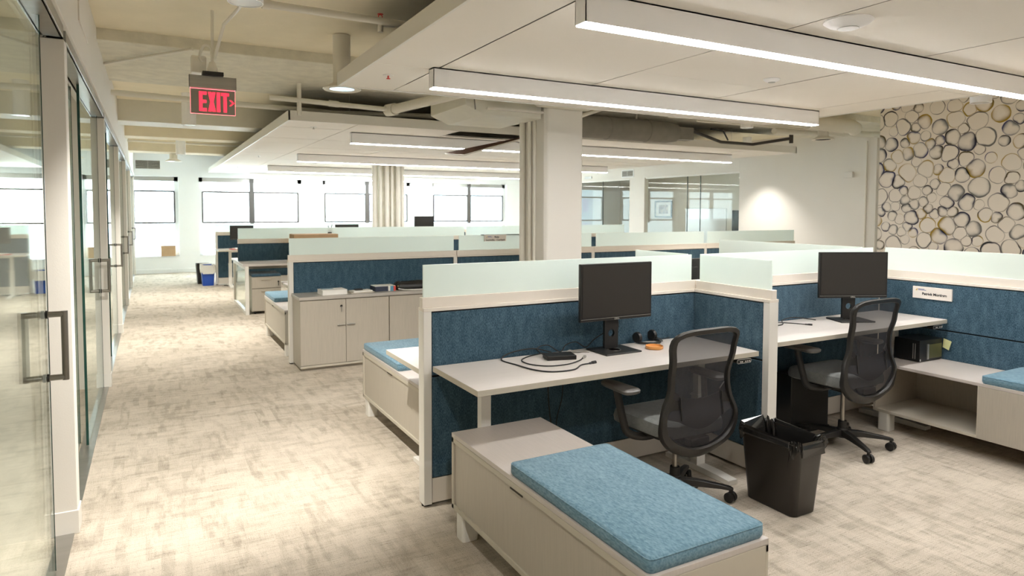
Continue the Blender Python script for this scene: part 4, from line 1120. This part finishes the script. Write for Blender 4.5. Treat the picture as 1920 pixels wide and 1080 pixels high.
# tower on a trolley behind chair two, in the dark under the desk
t = thing('desktop_computer', 'dark computer tower standing in the shade under the second desk', 'computer', (4.05, 3.105, 0))
MB().box(-.2, -.07, .02, .2, .07, .42).obj('case', 'pcblack', t, .005)
MB().box(-.21, -.075, 0, .21, .075, .02).obj('stand', 'black', t, .003)

# name cards
def nameplate(label, loc, rz, line, w=.278, h=.088, size=.036, second=None):
    t = thing('name_card', label, 'name card', loc, rz, 'name cards on the partitions')
    MB().box(-w/2, -.014, -h/2, w/2, 0, h/2).obj('card_holder', 'label', t, .0015)
    R_ = Matrix.Rotation(PI/2, 4, 'X')
    text('lettering', line, size, 'ink', t, Matrix.Translation((.018, -.0145, -.008 if not second else .012)) @ R_, bold=.0008)
    if second: text('lettering', second, size, 'ink', t, Matrix.Translation((.0, -.0145, -.022)) @ R_, bold=.0004)
    m = MB().prism([(-w/2+.020, h/2-.030), (-w/2+.034, h/2-.030), (-w/2+.034, h/2-.014)], -.0148, -.014, 'y'); m.obj('emblem', 'inkgold', t)
    MB().box(-w/2+.040, -.0148, h/2-.020, -w/2+.085, -.014, h/2-.016).box(-w/2+.040, -.0148, h/2-.027, -w/2+.098, -.014, h/2-.023).obj('small_print', 'inkblue', t)
    return t
nameplate('white name card reading Patrick Mortiere on the right partition', (5.054, 2.78, .95), -PI/2, 'Patrick Mortiere', size=.026)
nameplate('cream name card hooked over the middle row glass beside the column', (3.53, 6.885, 1.235), 0, 'Ricky', w=.285, h=.075, size=.028, second='Laurindita - Cuerbach')
MB().box(3.36, 6.895, 1.268, 3.89, 6.915, 1.276).obj('glass_clip_bar', 'black')
o = bpy.data.objects['glass_clip_bar']; tag(o, 'thin dark bar clipped along the glass above the cream name card', 'clip')

# ================================================================ FAR THINGS
# benching table of the third row
t = thing('bench_table', 'double sided bench table of the third row with white end frame', 'table', (1.18, 10.42, 0))
MB().box(0, 0, .722, 3.9, 1.62, .75).obj('tabletop', 'laminate_top', t, .002)
for x in (.03, 3.80):
    f = MB()
    f.box(x, .0, 0, x+.05, .06, .722).box(x, 1.56, 0, x+.05, 1.62, .722).box(x, .06, .0, x+.05, 1.56, .05).box(x, .06, .67, x+.05, 1.56, .722)
    f.obj('end_frame', 'white', t, .003)
MB().box(.048, .1, .06, .056, 1.5, .66).obj('end_glass', 'glass', t)
MB().box(.1, .3, .66, 3.8, .36, .72).box(.1, 1.2, .66, 3.8, 1.26, .72).obj('frame_rail', 'laminate', t)
t = thing('drawer_pedestal', 'grey drawer pedestal with dark cushion under the third row table', 'pedestal', (1.30, 10.45, 0))
MB().box(0, .018, .04, .42, .52, .56).obj('body', 'laminate', t, .002)
for z0_, z1_ in ((.05, .38), (.39, .555)):
    d = MB().box(.004, 0, z0_, .416, .017, z1_).obj('drawer', 'laminate', t, .0015)
    MB().box(.13, -.018, z1_-.04, .27, 0, z1_-.028).obj('handle', 'edge', d, .002)
MB().cyl((.38, .0, .48), (.38, -.01, .48), .012, n=12).box(.376, -.02, .42, .384, -.01, .475).obj('lock', 'black', t)
MB().box(.0, .0, .56, .42, .52, .60).obj('seat_pad', 'fabric', t, .012)
for x in (.05, .37):
    for y in (.06, .46): MB().lathe([(0, 0), (.016, 0), (.016, .04), (0, .04)], (x, y, 0), 12).obj('caster', 'black', t)
t = thing('cardboard_box', 'tan cardboard box on the third row table, its top above the glass', 'box', (2.15, 10.72, .75))
MB().box(-.22, -.18, 0, .46, .2, .43).obj('carton', 'cardboard', t, .004)
MB().box(-.22, -.03, .43, .46, .03, .432).obj('tape', 'label', t)
t = thing('potted_plant', 'green leafy plant blurred behind the third row glass', 'plant', (1.62, 11.55, .75))
MB().lathe([(0, 0), (.06, 0), (.08, .13), (.07, .13), (0, .11)], n=20).obj('pot', 'white', t, smooth=True)
m = MB(); rr = random.Random(2)
for i in range(60):
    a = rr.uniform(0, 6.28); r_ = rr.uniform(.05, .26); z_ = .13+rr.uniform(.05, .29); c_, s_ = math.cos(a), math.sin(a)
    m.add([(0, 0, .12), (c_*r_*.6-s_*.03, s_*r_*.6+c_*.03, z_), (c_*r_, s_*r_, z_-.03), (c_*r_*.6+s_*.03, s_*r_*.6-c_*.03, z_)], [(0, 1, 2, 3)])
m.obj('leaves', 'leaf', t)
desk('desk with dark chair behind the third row pedestal, mostly hidden', 2.05, 9.55, 3.6, 10.2, .60, control=False, legs=(.2, .2))

# standing desk at the farthest partition
desk('standing desk against the farthest partition, red paper on it', 1.16, 14.2, 2.9, 14.93, .76, legs=(.25, .25), control=False)
t = thing('folder', 'red folder on the standing desk by the windows', 'folder', (1.55, 14.45, .76), .3)
MB().box(-.14, -.1, 0, .14, .1, .012).obj('cover', 'redpaper', t); MB().box(-.10, -.12, .012, .10, .06, .03).obj('paper_sheets', 'paper', t)
def simple_bin(label, x, y, mat, w=.13, d=.19, h=.42, bag=None):
    t = thing('recycling_bin', label, 'bin', (x, y, 0), 0, 'bins by the farthest partition')
    V = []; F = []
    prof = [(.0, w*.8, d*.8), (h, w, d), (h, w*.93, d*.93), (.02, w*.74, d*.74)]
    for zz, a, b_ in prof:
        P = rect(a, b_, .03); n = len(P); V += [(p[0], p[1], zz) for p in P]
    for j in range(3):
        for i in range(n): F.append((j*n+i, j*n+(i+1) % n, (j+1)*n+(i+1) % n, (j+1)*n+i))
    F += [tuple(range(n))[::-1], tuple(3*n+i for i in range(n))]
    MB().add(V, F).obj('bin_body', mat, t, smooth=True)
    if bag: liner(t, w*1.0, d*1.0, h, drop=.16, mat=bag)
simple_bin('blue recycling bin with a pale bag, beside the farthest partition', 1.02, 15.05, 'blueplastic', bag='paper')
simple_bin('black bin half hidden behind the blue recycling bin', .95, 15.47, 'black')
# carton on the floor by the leftmost window sill
t = thing('cardboard_box', 'small cardboard box on the sill of the leftmost far window', 'box', (.37, 18.36, .42))
MB().box(-.16, -.02, .0, .16, .11, .26).obj('carton', 'cardboard', t, .004)
# standing desks under the far monitors
desk('far desk left of the pipe wrapped column by the windows', 3.2, 13.7, 4.9, 14.4, .76, control=False)
desk('raised far desk right of the pipe wrapped column', 4.95, 13.65, 6.5, 14.3, .93, control=False)
t = thing('pen_cup', 'small black pen cup with pens on top of the middle row ledge', 'pen cup', (2.62, 11.15, 1.101))
MB().lathe([(0, 0), (.03, 0), (.034, .09), (.03, .09), (0, .02)], n=16).obj('cup', 'black', t); MB().cyl((0, 0, .02), (.04, 0, .22), .006, n=6).cyl((0, 0, .02), (-.02, .01, .2), .006, n=6).obj('pens', 'black', t)

# offices behind the right glazing
def frame(label, x, y, z, w, h, art):
    t = thing('framed_picture', label, 'picture', (x, y, z), PI/2, 'framed pictures in the offices')
    f = MB()
    for a in ((-w/2, -h/2, w/2, -h/2+.04), (-w/2, h/2-.04, w/2, h/2), (-w/2, -h/2, -w/2+.04, h/2), (w/2-.04, -h/2, w/2, h/2)): f.box(a[0], 0, a[1], a[2], .03, a[3])
    t.rotation_euler = (0, 0, -PI/2)
    f.v = [(v[0], -v[1], v[2]) for v in f.v]
    f.obj('frame', 'black', t)
    MB().box(-w/2+.03, -.012, -h/2+.03, w/2-.03, -.002, h/2-.03).obj('mat_board', 'paper', t)
    MB().box(-w*.27, -.014, -h*.26, w*.27, -.0119, h*.26).obj('print', art, t)
frame('black framed photo print on the beige office wall', 12.2, 13.35+.0, 1.60, .74, .50, 'artdark')
bpy.data.objects['framed_picture'].location = (14.29, 16.15, 1.62); bpy.data.objects['framed_picture'].scale = (1.06, 1, 1.06)
frame('black framed abstract blue print in the farther office', 14.29, 17.55, 1.60, .62, .72, 'artblue')
t = thing('whiteboard', 'wide white rolling board in the office behind the glazing', 'whiteboard', (12.0, 12.05, 0), PI/2)
MB().box(-.68, -.012, .7, .68, .012, 1.62).obj('board', 'wbwhite', t)
MB().tube([(-.68, 0, .7), (-.68, 0, 1.62), (.68, 0, 1.62), (.68, 0, .7)], .014, 6, closed=True).obj('board_frame', 'silver', t)
MB().box(-.6, -.2, 0, -.56, .2, .04).box(.56, -.2, 0, .6, .2, .04).box(-.6, -.02, .04, -.56, .02, .7).box(.56, -.02, .04, .6, .02, .7).obj('board_stand', 'silver', t)
t = thing('bookcase', 'dark grey cabinet with small items on top in the office', 'bookcase', (12.2, 10.85, 0), PI/2)
MB().box(-.35, -.2, 0, .35, .2, 1.58).obj('body', 'darkgrey', t, .004)
MB().box(-.28, -.21, 1.0, .28, -.199, 1.14).obj('shelf_items', 'cardboard', t)
MB().box(-.2, -.1, 1.58, -.02, .1, 1.72).box(.02, -.1, 1.58, .14, .1, 1.76).obj('box_on_top', 'navy', t)

# buildings outside the far windows
def building(label, x0, x1, y, h, cols, rows, mat='facade'):
    t = thing('building', label, 'building', ((x0+x1)/2, y, -8), 0, 'pale buildings outside')
    w = (x1-x0)/2
    MB().box(-w, 0, 0, w, 4, h+8).obj('walls', mat, t)
    for i in range(cols):
        for j in range(rows):
            cx = -w+(i+.5)*2*w/cols; cz = 8-1.5+j*1.5
            MB().box(cx-w/cols*.35, -.02, cz, cx+w/cols*.35, 0.01, cz+.8).obj('window', 'facade_win', t)
building('pale blue building seen through the leftmost far window', -3.2, 1.2, 34, 4.2, 4, 4)
building('pale building with violet windows outside the third window', 9, 14, 33, 2.6, 4, 3)
building('low pale building outside the rightmost window', 16, 22, 36, 3.5, 5, 3)
